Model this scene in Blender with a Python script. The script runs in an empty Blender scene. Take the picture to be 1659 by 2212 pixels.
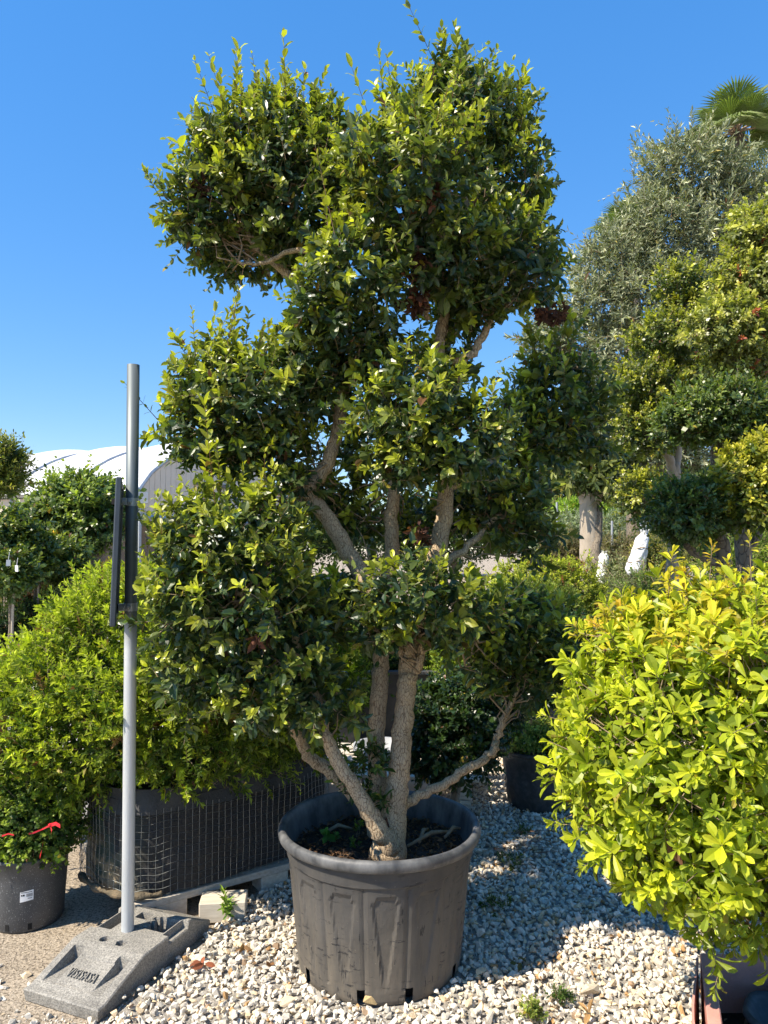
import bpy, bmesh, math, random
import numpy as np
from mathutils import Vector, Matrix, Euler

R = math.radians
random.seed(7)
rng = np.random.default_rng(11)
scene = bpy.context.scene
C = scene.collection

# ------------------------------------------------------------------ camera
CAM_H, PITCH, FPX = 1.63, R(2.7), 1580.0      # focal length in units of a 1659 x 2212 picture
cam_d = bpy.data.cameras.new('camera')
cam_d.sensor_fit = 'VERTICAL'
cam_d.sensor_height = 24.0
cam_d.lens = 24.0 * FPX / 2212.0
cam_d.clip_start = 0.05
cam_d.clip_end = 2000
cam = bpy.data.objects.new('camera', cam_d)
cam.location = (0, 0, CAM_H)
cam.rotation_euler = (R(90) + PITCH, 0, 0)
C.objects.link(cam)
scene.camera = cam

# ------------------------------------------------------------------ sky and sun
SUN_AZ = (-0.86, -0.51)                       # horizontal direction towards the sun
SUN_EL = R(49)
world = bpy.data.worlds.new('World')
scene.world = world
world.use_nodes = True
wn = world.node_tree
bg = wn.nodes['Background']
sky = wn.nodes.new('ShaderNodeTexSky')
sky.sky_type = 'NISHITA'
sky.sun_disc = False
sky.sun_elevation = SUN_EL
sky.sun_rotation = math.atan2(SUN_AZ[0], SUN_AZ[1])
sky.altitude = 0
sky.air_density = 1.0
sky.dust_density = 0.0
sky.ozone_density = 6.0
hs = wn.nodes.new('ShaderNodeHueSaturation')
hs.inputs['Saturation'].default_value = 1.92
hs.inputs['Value'].default_value = 1.65
hs.inputs['Hue'].default_value = .512
gm = wn.nodes.new('ShaderNodeGamma')            # evens the sky out as the phone's tone curve does
gm.inputs['Gamma'].default_value = .45
wn.links.new(sky.outputs[0], gm.inputs['Color'])
wn.links.new(gm.outputs[0], hs.inputs['Color'])
wn.links.new(hs.outputs[0], bg.inputs['Color'])
bg.inputs['Strength'].default_value = 0.15
sun_d = bpy.data.lights.new('sun', 'SUN')
sun_d.energy = 4.3
sun_d.angle = R(0.5)
sun_d.color = (1.0, 0.90, 0.75)
sun = bpy.data.objects.new('sun', sun_d)
C.objects.link(sun)
sv = Vector((SUN_AZ[0] * math.cos(SUN_EL), SUN_AZ[1] * math.cos(SUN_EL), math.sin(SUN_EL)))
sun.rotation_euler = sv.to_track_quat('Z', 'Y').to_euler()
sun.location = (-4, -2, 8)

vs = scene.view_settings
vs.view_transform = 'Standard'
vs.look = 'None'
vs.exposure = 1.1
vs.gamma = 1.0
vs.use_curve_mapping = False
cy = scene.cycles
cy.max_bounces = 5
cy.diffuse_bounces = 4
cy.glossy_bounces = 2
cy.transmission_bounces = 3
cy.transparent_max_bounces = 4
cy.sample_clamp_indirect = 6
cy.use_denoising = True
cy.use_adaptive_sampling = True
cy.adaptive_threshold = .02

# ------------------------------------------------------------------ helpers
def P(px, py, depth):
    """world point that lies `depth` metres ahead of the camera on the ray of a photo point"""
    xc, zc = (px - 829.5) / FPX, -(py - 1106.0) / FPX
    fy = math.cos(PITCH) - zc * math.sin(PITCH)
    fz = math.sin(PITCH) + zc * math.cos(PITCH)
    k = depth / fy
    return np.array((xc * k, depth, CAM_H + fz * k))

def G(px, py, h=0.0):
    """world point at height h on the ray of a photo point"""
    xc, zc = (px - 829.5) / FPX, -(py - 1106.0) / FPX
    fy = math.cos(PITCH) - zc * math.sin(PITCH)
    fz = math.sin(PITCH) + zc * math.cos(PITCH)
    k = (h - CAM_H) / fz
    return np.array((xc * k, fy * k, h))

def norm(a):
    return a / np.maximum(np.linalg.norm(a, axis=-1, keepdims=True), 1e-9)

def tag(o, label=None, cat=None, group=None, kind=None):
    if label: o['label'] = label
    if cat: o['category'] = cat
    if group: o['group'] = group
    if kind: o['kind'] = kind
    return o

def empty(name, loc, label=None, cat=None, group=None):
    o = bpy.data.objects.new(name, None)
    o.empty_display_size = 0.1
    o.location = tuple(loc)
    C.objects.link(o)
    return tag(o, label, cat, group)

def link(name, me, mat=None, parent=None):
    o = bpy.data.objects.new(name, me)
    C.objects.link(o)
    if mat is not None and not me.materials:
        me.materials.append(mat)
    if parent is not None:
        o.parent = parent
        # geometry is written in world coordinates: undo the chain of parents' places
        m = Matrix.Identity(4)
        q = parent
        while q is not None:
            m = Matrix.LocRotScale(q.location, q.rotation_euler, q.scale) @ m if q.parent is None else m
            q = q.parent
        o.matrix_parent_inverse = m.inverted() if parent.parent is None else Matrix.Identity(4)
    return o

def mesh_np(name, verts, face_arrays, smooth=False, col=None):
    """face_arrays: list of int arrays (n,k)"""
    me = bpy.data.meshes.new(name)
    verts = np.ascontiguousarray(verts, dtype=np.float32)
    me.vertices.add(len(verts))
    me.vertices.foreach_set('co', verts.ravel())
    loops = np.concatenate([f.ravel() for f in face_arrays]).astype(np.int32)
    totals = np.concatenate([np.full(len(f), f.shape[1], np.int32) for f in face_arrays])
    starts = np.concatenate(([0], np.cumsum(totals)[:-1])).astype(np.int32)
    me.loops.add(len(loops))
    me.loops.foreach_set('vertex_index', loops)
    me.polygons.add(len(totals))
    me.polygons.foreach_set('loop_start', starts)
    me.polygons.foreach_set('use_smooth', np.full(len(totals), smooth, dtype=bool))
    if col is not None:
        a = me.attributes.new('col', 'FLOAT_COLOR', 'POINT')
        rgba = np.ones((len(verts), 4), np.float32)
        rgba[:, :3] = col
        a.data.foreach_set('color', rgba.ravel())
    me.update(calc_edges=True)
    return me

class MB:
    """collects pieces of ONE part"""
    def __init__(self):
        self.v, self.f = [], []
    def add(self, vs_, fs_):
        n = len(self.v)
        self.v.extend([tuple(p) for p in vs_])
        self.f.extend([tuple(i + n for i in f) for f in fs_])
        return self
    def box(self, c, s, rz=0.0, rx=0.0, ry=0.0):
        m = Euler((rx, ry, rz)).to_matrix()
        pts = []
        for dx in (-.5, .5):
            for dy in (-.5, .5):
                for dz in (-.5, .5):
                    pts.append(Vector(c) + m @ Vector((dx * s[0], dy * s[1], dz * s[2])))
        return self.add(pts, [(0, 1, 3, 2), (4, 6, 7, 5), (0, 4, 5, 1), (2, 3, 7, 6), (0, 2, 6, 4), (1, 5, 7, 3)])
    def tube(self, pts, rad, sides=8, cap=True):
        pts = [Vector(p) for p in pts]
        if not hasattr(rad, '__len__'): rad = [rad] * len(pts)
        t0 = (pts[1] - pts[0]).normalized()
        up = Vector((0, 0, 1)) if abs(t0.z) < .9 else Vector((1, 0, 0))
        a = t0.cross(up).normalized()
        vs_, fs_ = [], []
        for i, p in enumerate(pts):
            t = (pts[min(i + 1, len(pts) - 1)] - pts[max(i - 1, 0)]).normalized()
            a = (a - t * a.dot(t)).normalized()
            b = t.cross(a)
            for k in range(sides):
                an = 2 * math.pi * k / sides
                vs_.append(p + (a * math.cos(an) + b * math.sin(an)) * rad[i])
        for i in range(len(pts) - 1):
            for k in range(sides):
                k2 = (k + 1) % sides
                fs_.append((i * sides + k, i * sides + k2, (i + 1) * sides + k2, (i + 1) * sides + k))
        if cap:
            fs_.append(tuple(range(sides - 1, -1, -1)))
            fs_.append(tuple((len(pts) - 1) * sides + k for k in range(sides)))
        return self.add(vs_, fs_)
    def lathe(self, prof, c=(0, 0, 0), n=48):
        vs_, fs_ = [], []
        for (r, z) in prof:
            for k in range(n):
                a = 2 * math.pi * k / n
                vs_.append((c[0] + r * math.cos(a), c[1] + r * math.sin(a), c[2] + z))
        for i in range(len(prof) - 1):
            for k in range(n):
                k2 = (k + 1) % n
                fs_.append((i * n + k, i * n + k2, (i + 1) * n + k2, (i + 1) * n + k))
        return self.add(vs_, fs_)
    def build(self, name, mat, parent=None, smooth=False, bevel=0):
        me = bpy.data.meshes.new(name)
        me.from_pydata(self.v, [], self.f)
        if bevel:
            bm = bmesh.new(); bm.from_mesh(me)
            bmesh.ops.bevel(bm, geom=bm.edges[:], offset=bevel, segments=1, affect='EDGES', profile=.5)
            bm.to_mesh(me); bm.free()
        me.polygons.foreach_set('use_smooth', np.full(len(me.polygons), smooth, dtype=bool))
        me.update()
        return link(name, me, mat, parent)

def spline(pts, n=6):
    """Catmull-Rom through pts (each may carry a radius as last value)"""
    p = np.array(pts, float)
    p = np.vstack([2 * p[0] - p[1], p, 2 * p[-1] - p[-2]])
    out = []
    for i in range(1, len(p) - 2):
        for k in range(n):
            t = k / n
            out.append(.5 * ((2 * p[i]) + (-p[i - 1] + p[i + 1]) * t + (2 * p[i - 1] - 5 * p[i] + 4 * p[i + 1] - p[i + 2]) * t * t
                             + (-p[i - 1] + 3 * p[i] - 3 * p[i + 1] + p[i + 2]) * t ** 3))
    out.append(p[-2])
    return np.array(out)

# ------------------------------------------------------------------ materials
def new_mat(name):
    m = bpy.data.materials.new(name)
    m.use_nodes = True
    nt = m.node_tree
    return m, nt, nt.nodes['Principled BSDF'], nt.nodes, nt.links

def coords(N, L, scale=(1, 1, 1), kind='Object'):
    tc = N.new('ShaderNodeTexCoord'); mp = N.new('ShaderNodeMapping')
    mp.inputs['Scale'].default_value = scale
    L.new(tc.outputs[kind], mp.inputs['Vector'])
    return mp.outputs[0]

def noise(N, L, vec, scale, detail=4, rough=.6):
    n = N.new('ShaderNodeTexNoise')
    n.inputs['Scale'].default_value = scale; n.inputs['Detail'].default_value = detail; n.inputs['Roughness'].default_value = rough
    L.new(vec, n.inputs['Vector'])
    return n.outputs['Fac']

def ramp(N, L, fac, stops):
    r = N.new('ShaderNodeValToRGB')
    el = r.color_ramp.elements
    while len(el) < len(stops): el.new(.5)
    for e, (p, c) in zip(el, stops):
        e.position = p
        e.color = (*c, 1) if hasattr(c, '__len__') else (c, c, c, 1)
    L.new(fac, r.inputs[0])
    return r.outputs[0]

def mixc(N, L, fac, a, b, mode='MIX'):
    m = N.new('ShaderNodeMix'); m.data_type = 'RGBA'; m.blend_type = mode
    for sock, v in ((m.inputs[0], fac), (m.inputs[6], a), (m.inputs[7], b)):
        if hasattr(v, 'is_linked'): L.new(v, sock)
        else: sock.default_value = (*v, 1) if hasattr(v, '__len__') else v
    return m.outputs[2]

def bump(N, L, h, strength, dist, bsdf, prev=None):
    b = N.new('ShaderNodeBump'); b.inputs['Strength'].default_value = strength; b.inputs['Distance'].default_value = dist
    L.new(h, b.inputs['Height'])
    if prev is not None: L.new(prev, b.inputs['Normal'])
    L.new(b.outputs[0], bsdf.inputs['Normal'])
    return b.outputs[0]

def basic(name, c1, c2=None, scale=8, rough=.8, bmp=.0, bscale=60, metallic=0.0, stretch=(1, 1, 1), contrast=(.35, .65), spec=.5, dist=.004):
    m, nt, B, N, L = new_mat(name)
    v = coords(N, L, stretch)
    c2 = c2 or tuple(x * .75 for x in c1)
    f = noise(N, L, v, scale, 6)
    L.new(ramp(N, L, f, [(contrast[0], c1), (contrast[1], c2)]), B.inputs['Base Color'])
    B.inputs['Roughness'].default_value = rough
    B.inputs['Metallic'].default_value = metallic
    B.inputs['Specular IOR Level'].default_value = spec
    if bmp:
        bump(N, L, noise(N, L, v, bscale, 5), bmp, dist, B)
    return m

def leaf_mat(name, rough=.4, trans=.3, spec=.4, under=.35):
    m, nt, B, N, L = new_mat(name)
    at = N.new('ShaderNodeAttribute'); at.attribute_name = 'col'
    geo = N.new('ShaderNodeNewGeometry')
    pale = mixc(N, L, .5, at.outputs['Color'], (.22, .26, .12))
    f = N.new('ShaderNodeMath'); f.operation = 'MULTIPLY'; f.inputs[1].default_value = under
    L.new(geo.outputs['Backfacing'], f.inputs[0])
    colr = mixc(N, L, f.outputs[0], at.outputs['Color'], pale)
    L.new(colr, B.inputs['Base Color'])
    B.inputs['Roughness'].default_value = rough
    B.inputs['Specular IOR Level'].default_value = spec
    tr = N.new('ShaderNodeBsdfTranslucent')
    tc = mixc(N, L, 1.0, colr, (1.35, 1.5, .45), 'MULTIPLY')
    L.new(tc, tr.inputs['Color'])
    ms = N.new('ShaderNodeMixShader'); ms.inputs[0].default_value = trans
    L.new(B.outputs[0], ms.inputs[1]); L.new(tr.outputs[0], ms.inputs[2])
    L.new(ms.outputs[0], N['Material Output'].inputs['Surface'])
    return m

def bark_mat(name, light, dark, scale=115, stretch=(1, 1, .42), crack=.10):
    m, nt, B, N, L = new_mat(name)
    v = coords(N, L, stretch)
    vo = N.new('ShaderNodeTexVoronoi'); vo.feature = 'DISTANCE_TO_EDGE'; vo.inputs['Scale'].default_value = scale
    nz = N.new('ShaderNodeTexNoise'); nz.inputs['Scale'].default_value = 30; L.new(v, nz.inputs['Vector'])
    va = N.new('ShaderNodeVectorMath'); va.operation = 'MULTIPLY_ADD'; va.inputs[1].default_value = (.03, .03, .03)
    L.new(nz.outputs['Color'], va.inputs[0]); L.new(v, va.inputs[2])
    L.new(va.outputs[0], vo.inputs['Vector'])
    cr = ramp(N, L, vo.outputs['Distance'], [(0.0, 0.0), (crack, 1.0)])
    big = ramp(N, L, noise(N, L, v, 9, 5), [(.3, tuple(x * .72 for x in light)), (.7, light)])
    colr = mixc(N, L, cr, dark, big)
    L.new(colr, B.inputs['Base Color'])
    B.inputs['Roughness'].default_value = .9
    B.inputs['Specular IOR Level'].default_value = .2
    bump(N, L, cr, .7, .004, B)
    return m

M = {}
M['leaf'] = leaf_mat('glossy_leaf', rough=.36, trans=.36, spec=.6)
M['leaf_soft'] = leaf_mat('soft_leaf', rough=.5, trans=.40, spec=.35)
M['leaf_yellow'] = leaf_mat('yellow_leaf', rough=.42, trans=.42, spec=.4)
M['leaf_olive'] = leaf_mat('olive_leaf', rough=.5, trans=.15, spec=.4, under=.9)
M['dead'] = leaf_mat('dead_leaf', rough=.8, trans=.2, spec=.2, under=0)
M['bark'] = bark_mat('cracked_bark', (.55, .42, .27), (.19, .125, .075))
M['bark_grey'] = bark_mat('grey_bark', (.24, .20, .15), (.09, .075, .06), 35)
M['bark_smooth'] = basic('smooth_bark', (.42, .36, .28), (.30, .25, .19), 12, .85, .4, 60, stretch=(1, 1, .3))
M['twig'] = basic('twig', (.36, .27, .17), (.22, .15, .09), 40, .9)
M['shoot'] = basic('red_shoot', (.17, .055, .03), (.13, .09, .03), 30, .6)
M['black_plastic'] = basic('black_plastic', (.022, .023, .025), (.045, .045, .045), 14, .42, .15, 120)

# ------------------------------------------------------------------ leaves
def template(kind):
    if kind == 'fold':          # two triangles folded along the midrib
        v = np.array([(0, 0, 0), (-.5, .5, .16), (.5, .5, .16), (0, 1, -.08)], float)
        f = [np.array([(0, 3, 1), (0, 2, 3)])]
    elif kind == 'ovate':       # six faces, folded and drooping
        v = np.array([(0, 0, 0),
                      (-.46, .28, .07), (0, .28, -.01), (.46, .28, .07),
                      (-.45, .70, .03), (0, .70, -.05), (.45, .70, .03), (0, 1, -.15)], float)
        f = [np.array([(0, 2, 1), (0, 3, 2), (4, 5, 7), (5, 6, 7)]), np.array([(1, 2, 5, 4), (2, 3, 6, 5)])]
    elif kind == 'hex':         # four triangles, bent along its length
        v = np.array([(0, 0, 0), (-.48, .33, .05), (.48, .33, .05), (-.42, .72, .04), (.42, .72, .04), (0, 1, -.12)], float)
        f = [np.array([(0, 2, 1), (3, 4, 5)]), np.array([(1, 2, 4, 3)])]
    elif kind == 'round':       # smooth elliptic outline, eight faces
        v = np.array([(0, 0, 0),
                      (-.34, .20, .05), (0, .20, 0), (.34, .20, .05),
                      (-.50, .50, .07), (0, .50, -.02), (.50, .50, .07),
                      (-.33, .80, .02), (0, .80, -.07), (.33, .80, .02), (0, 1, -.14)], float)
        f = [np.array([(0, 2, 1), (0, 3, 2), (7, 8, 10), (8, 9, 10)]),
             np.array([(1, 2, 5, 4), (2, 3, 6, 5), (4, 5, 8, 7), (5, 6, 9, 8)])]
    elif kind == 'spoon':       # obovate with a rounded tip
        v = np.array([(0, 0, 0),
                      (-.20, .30, .05), (0, .30, 0), (.20, .30, .05),
                      (-.46, .66, .08), (0, .66, -.02), (.46, .66, .08),
                      (-.34, .90, .0), (0, .92, -.09), (.34, .90, .0), (0, 1, -.13)], float)
        f = [np.array([(0, 2, 1), (0, 3, 2), (7, 8, 10), (8, 9, 10)]),
             np.array([(1, 2, 5, 4), (2, 3, 6, 5), (4, 5, 8, 7), (5, 6, 9, 8)])]
    return v, f

def frames(d, n):
    y = norm(d)
    z = norm(n - y * np.sum(n * y, -1, keepdims=True))
    x = np.cross(y, z)
    return x, y, z

def leaf_verts(L_, kind):
    tv, tf = template(kind)
    x, y, z = frames(L_['dir'], L_['nrm'])
    ln = L_['len'][:, None, None]; wd = L_['wid'][:, None, None]
    v = (L_['pos'][:, None, :] + ln * (wd * tv[None, :, 0:1] * x[:, None, :] + tv[None, :, 1:2] * y[:, None, :]
                                      + tv[None, :, 2:3] * wd * 2 * z[:, None, :]))
    return v, tf

def leaf_object(name, L_, kind, mat, parent, smooth=False):
    v, tf = leaf_verts(L_, kind)
    n, k = v.shape[:2]
    off = (np.arange(n) * k)[:, None, None]
    fa = [(f[None] + off).reshape(-1, f.shape[1]) for f in tf]
    me = mesh_np(name, v.reshape(-1, 3), fa, smooth, np.repeat(L_['col'], k, axis=0))
    return tag(link(name, me, mat, parent), kind='stuff')

def cat_leaves(*ls):
    return {k: np.concatenate([l[k] for l in ls]) for k in ls[0]}

def sub_leaves(l, mask):
    return {k: a[mask] for k, a in l.items()}

def pads_u(lst):
    """(px, py, depth, rx, ry in photo units, depth radius in m or None) -> centres and radii in metres"""
    out = []
    for (px, py, d, rx, ry, *rest) in lst:
        s = d / FPX
        rd = rest[0] if rest else .5 * (rx + ry) * s
        out.append((P(px, py, d), np.array((rx * s, rd, ry * s))))
    return out

def crown(pads, n_shoots, shoot_len, nodes, leaf_len, wid, old, young, up=.5, ybias=(.5, .5), jit=.18, whorl=False, fill=.4,
          spread=.45, alt=None, p_alt=0.0, drop_low=.35, angle=(68, 28), tip=.65, seed=1, depth=(.80, 1.0), per=2, szvar=.2):
    g = np.random.default_rng(seed)
    cs = np.array([c for c, r in pads]); rs = np.array([r for c, r in pads])
    w = rs[:, 0] * rs[:, 1] + rs[:, 1] * rs[:, 2] + rs[:, 0] * rs[:, 2]
    k = g.choice(len(pads), size=int(n_shoots * 2.6), p=w / w.sum())
    u = norm(g.normal(size=(len(k), 3)))
    # lumpy surface: clusters of shoots stand proud of others
    lump = 1 + .10 * np.sin(u[:, 0] * 7 + k * 1.7) * np.sin(u[:, 1] * 6 + k) + .07 * np.sin(u[:, 2] * 11 + k * 2.1)
    p = cs[k] + rs[k] * u * (g.uniform(depth[0], depth[1], len(k)) * lump)[:, None]
    keep = np.ones(len(k), bool)
    for j in range(len(pads)):
        q = np.sum(((p - cs[j]) / rs[j]) ** 2, 1)
        keep &= ~((q < .62) & (k != j))
    nr = norm(u / rs[k])
    keep &= ~((nr[:, 2] < -.35) & (g.random(len(k)) < drop_low))
    idx = np.flatnonzero(keep)[:n_shoots]
    p, nr, u, k = p[idx], nr[idx], u[idx], k[idx]
    S = len(p)
    d = norm(nr * .8 + np.array((0, 0, up)) + spread * g.normal(size=(S, 3)))
    l = shoot_len * np.clip(g.lognormal(0, .35, S), .45, 2.4)
    py_ = np.clip(ybias[0] + ybias[1] * (nr[:, 2] * .45 + .55 * (nr @ np.array(sv))) - .12, .04, .96)  # light direction worked into leaf colour: sunward and upper shoots come paler
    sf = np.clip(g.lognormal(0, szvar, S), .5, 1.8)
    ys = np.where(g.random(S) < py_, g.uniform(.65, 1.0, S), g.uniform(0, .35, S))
    is_alt = g.random(S) < p_alt
    a0 = norm(np.cross(d, np.where(np.abs(d[:, 2:3]) < .9, np.array((0, 0, 1.0)), np.array((1.0, 0, 0)))))
    b0 = np.cross(d, a0)
    phi0 = g.uniform(0, 6.28, S)
    out = {x: [] for x in ('pos', 'dir', 'nrm', 'len', 'wid', 'col')}
    old, young = np.array(old), np.array(young)
    for j in range(nodes):
        s = (j + .5) / nodes
        for m_ in range(1 if whorl else per):
            if whorl:
                ph = phi0 + j * 2.39996; so = .72 + .28 * s
            else:
                ph = phi0 + j * (math.pi / 2) + m_ * (2 * math.pi / per); so = s
            ph = ph + g.normal(0, .25, S)
            e = a0 * np.cos(ph)[:, None] + b0 * np.sin(ph)[:, None]
            an = np.radians(angle[0] + (angle[1] - angle[0]) * s + g.normal(0, 12, S))
            ld = d * np.cos(an)[:, None] + e * np.sin(an)[:, None]
            ld = norm(ld + np.array((0, 0, -.12)) * (1 - s) + .12 * g.normal(size=(S, 3)))
            ln = d * np.sin(an)[:, None] - e * np.cos(an)[:, None] + np.array((0, 0, .45)) + .25 * g.normal(size=(S, 3))
            out['pos'].append(p + d * (l * so)[:, None])
            out['dir'].append(ld); out['nrm'].append(ln)
            out['len'].append(sf * leaf_len * (1 - (1 - tip) * s) * np.clip(g.normal(1, .2, S), .5, 1.5))
            out['wid'].append(np.full(S, wid) * np.clip(g.normal(1, .12, S), .7, 1.35))
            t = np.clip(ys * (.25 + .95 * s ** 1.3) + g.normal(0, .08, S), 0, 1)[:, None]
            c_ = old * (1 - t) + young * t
            if alt is not None:
                c_ = np.where(is_alt[:, None], np.array(alt) * (.8 + .3 * s), c_)
            out['col'].append(c_ * np.clip(g.normal(1, jit, (S, 1)), .5, 1.6))
    L_ = {x: np.concatenate(a) for x, a in out.items()}
    if fill:
        F = int(S * nodes * (1 if whorl else per) * fill)
        kk = g.choice(len(pads), size=F, p=w / w.sum())
        uu = norm(g.normal(size=(F, 3)))
        pos = cs[kk] + rs[kk] * uu * g.uniform(.45, .92, F)[:, None]
        fl = dict(pos=pos, dir=norm(uu + .9 * g.normal(size=(F, 3))), nrm=norm(uu + np.array((0, 0, .6)) + .5 * g.normal(size=(F, 3))),
                  len=leaf_len * np.clip(g.normal(1.0, .2, F), .5, 1.5), wid=np.full(F, wid),
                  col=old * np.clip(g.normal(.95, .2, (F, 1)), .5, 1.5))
        L_ = cat_leaves(L_, fl)
    sick = g.random(len(L_['len']))
    L_['col'] = np.where((sick < .012)[:, None], np.array((.34, .27, .04)), L_['col'])
    L_['col'] = np.where((sick > .994)[:, None], np.array((.16, .075, .035)), L_['col'])
    L_['col'] = np.clip(L_['col'], .004, .9)
    return L_, (p, d, l)

def shoot_stems(name, sh, rad, mat, parent, frac=1.0, back=.03):
    p, d, l = sh
    n = int(len(p) * frac)
    p, d, l = p[:n], d[:n], l[:n]
    a = norm(np.cross(d, np.array((.3, .2, 1.0)))); b = np.cross(d, a)
    ring = []
    for (o, rr) in ((-back, 1.0), (1.0, .45)):
        for an in (0, 2.09, 4.19):
            ctr = p + d * ((l * o) if o == 1.0 else np.full(n, o))[:, None]
            ring.append(ctr + (a * math.cos(an) + b * math.sin(an)) * rad * rr)
    v = np.stack(ring, 1)
    off = (np.arange(n) * 6)[:, None, None]
    f = np.array([(0, 1, 4, 3), (1, 2, 5, 4), (2, 0, 3, 5)])
    me = mesh_np(name, v.reshape(-1, 3), [(f[None] + off).reshape(-1, 4)], True)
    return tag(link(name, me, mat, parent), kind='stuff')

def twig_mesh(name, starts_ends, r0, mat, parent, seed=3, sides=4, seg=4, wob=.12):
    g = np.random.default_rng(seed)
    mb = MB()
    for (a, b) in starts_ends:
        a = np.array(a); b = np.array(b)
        ln = np.linalg.norm(b - a)
        pts = [a + (b - a) * t + (g.normal(size=3) * wob * ln * math.sin(math.pi * t)) + np.array((0, 0, -.06 * ln * math.sin(math.pi * t)))
               for t in np.linspace(0, 1, seg + 1)]
        r = r0 * g.uniform(.6, 1.2)
        mb.tube(pts, [r * (1 - .75 * t) for t in np.linspace(0, 1, seg + 1)], sides, cap=False)
    return tag(mb.build(name, mat, parent, True), kind='stuff')

def wood(name, pts_r, mat, parent, sides=12, n=6, wob=.004, seed=0):
    """one tapering stem; pts_r rows are x, y, z, radius"""
    s = spline(pts_r, n)
    g = np.random.default_rng(seed)
    s[1:-1, :3] += g.normal(size=(len(s) - 2, 3)) * wob
    s[:, 3] *= 1 + .02 * g.normal(size=len(s)).clip(-1.5, 1.5)
    return MB().tube(s[:, :3], list(np.maximum(s[:, 3], .001)), sides).build(name, mat, parent, True)

def WU(lst):
    """stem points (px, py, depth, half width in photo units) -> x, y, z, radius"""
    return [(*P(a, b, c), r * c / FPX) for (a, b, c, r) in lst]

# ------------------------------------------------------------------ setting: ground, path, gravel
def ground_mat():
    m, nt, B, N, L = new_mat('packed_dirt')
    v = coords(N, L)
    a = ramp(N, L, noise(N, L, v, 1.3, 6), [(.35, (.34, .28, .21)), (.65, (.46, .39, .30))])
    sp = ramp(N, L, noise(N, L, v, 90, 3, .7), [(.36, (.35, .33, .30)), (.5, (1, 1, 1)), (.72, (1.25, 1.22, 1.2))])
    c = mixc(N, L, 1.0, a, sp, 'MULTIPLY')
    vo = N.new('ShaderNodeTexVoronoi'); vo.feature = 'DISTANCE_TO_EDGE'; vo.inputs['Scale'].default_value = 17; L.new(v, vo.inputs['Vector'])
    cr = ramp(N, L, vo.outputs['Distance'], [(0, .62), (.035, 1.0)])
    c = mixc(N, L, 1.0, c, cr, 'MULTIPLY')
    L.new(c, B.inputs['Base Color'])
    B.inputs['Roughness'].default_value = .95; B.inputs['Specular IOR Level'].default_value = .15
    b1 = bump(N, L, noise(N, L, v, 22, 8, .7), .8, .03, B)
    bump(N, L, cr, .4, .006, B, b1)
    return m
M['dirt'] = ground_mat()
M['path'] = basic('pale_concrete', (.58, .54, .47), (.44, .41, .36), 3, .9, .3, 80)
M['bed'] = basic('gravel_base', (.40, .37, .32), (.24, .22, .19), 40, .95, .8, 70, dist=.02)

def sheet(name, pts, z, mat, label=None):
    me = bpy.data.meshes.new(name)
    me.from_pydata([(x, y, z) for x, y in pts], [], [tuple(range(len(pts)))])
    o = link(name, me, mat)
    return tag(o, label, None, None, 'structure')

sheet('ground', [(-300, -300), (300, -300), (300, 300), (-300, 300)], -.012, M['dirt'], 'packed beige dirt ground')
sheet('path', [(-3.2, 4.9), (.05, 3.95), (.5, 4.7), (1.4, 7.2), (3.5, 14), (-14, 14), (-14, 8.0)], -.006, M['path'], 'pale concrete path behind the pots')
BND = [(1.0, -.86), (2.0, -.95), (2.5, -.985), (3.1, -.74), (3.5, -.62), (3.9, -.36), (4.2, .02), (4.7, .22), (5.6, .75), (7.0, 1.3)]
def gravel_x(y):
    return np.interp(y, [b[0] for b in BND], [b[1] for b in BND])
bed = sheet('gravel_bed', [(b[1], b[0]) for b in BND] + [(4.2, 7.0), (4.2, 1.0)], 0.0, M['bed'], 'bed of coarse white gravel around the pots')

def stone_mat():
    m, nt, B, N, L = new_mat('white_stone')
    at = N.new('ShaderNodeAttribute'); at.attribute_name = 'col'
    v = coords(N, L)
    n_ = ramp(N, L, noise(N, L, v, 120, 6, .7), [(.3, (.78, .75, .70)), (.6, (1.05, 1.04, 1.02))])
    L.new(mixc(N, L, 1.0, at.outputs['Color'], n_, 'MULTIPLY'), B.inputs['Base Color'])
    B.inputs['Roughness'].default_value = .9; B.inputs['Specular IOR Level'].default_value = .25
    bump(N, L, noise(N, L, v, 160, 4), .5, .004, B)
    return m
M['stone'] = stone_mat()

def hull_templates(n, npts, seed):
    g = np.random.default_rng(seed); out = []
    for i in range(n):
        bm = bmesh.new()
        pts = norm(g.normal(size=(npts, 3))) * g.uniform(.8, 1.08, (npts, 1))
        pts[:, 0] *= g.uniform(.9, 1.3); pts[:, 1] *= g.uniform(.7, 1.0); pts[:, 2] *= g.uniform(.5, .8)
        for p in pts: bm.verts.new(p)
        r = bmesh.ops.convex_hull(bm, input=bm.verts[:])
        loose = [v for v in bm.verts if not v.link_faces]
        bmesh.ops.delete(bm, geom=loose, context='VERTS')
        bmesh.ops.triangulate(bm, faces=bm.faces[:])
        bm.verts.index_update()
        out.append((np.array([v.co[:] for v in bm.verts]), np.array([[v.index for v in f.verts] for f in bm.faces])))
        bm.free()
    return out
HULL = hull_templates(26, 12, 5)
HULL_S = hull_templates(14, 9, 6)

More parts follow.
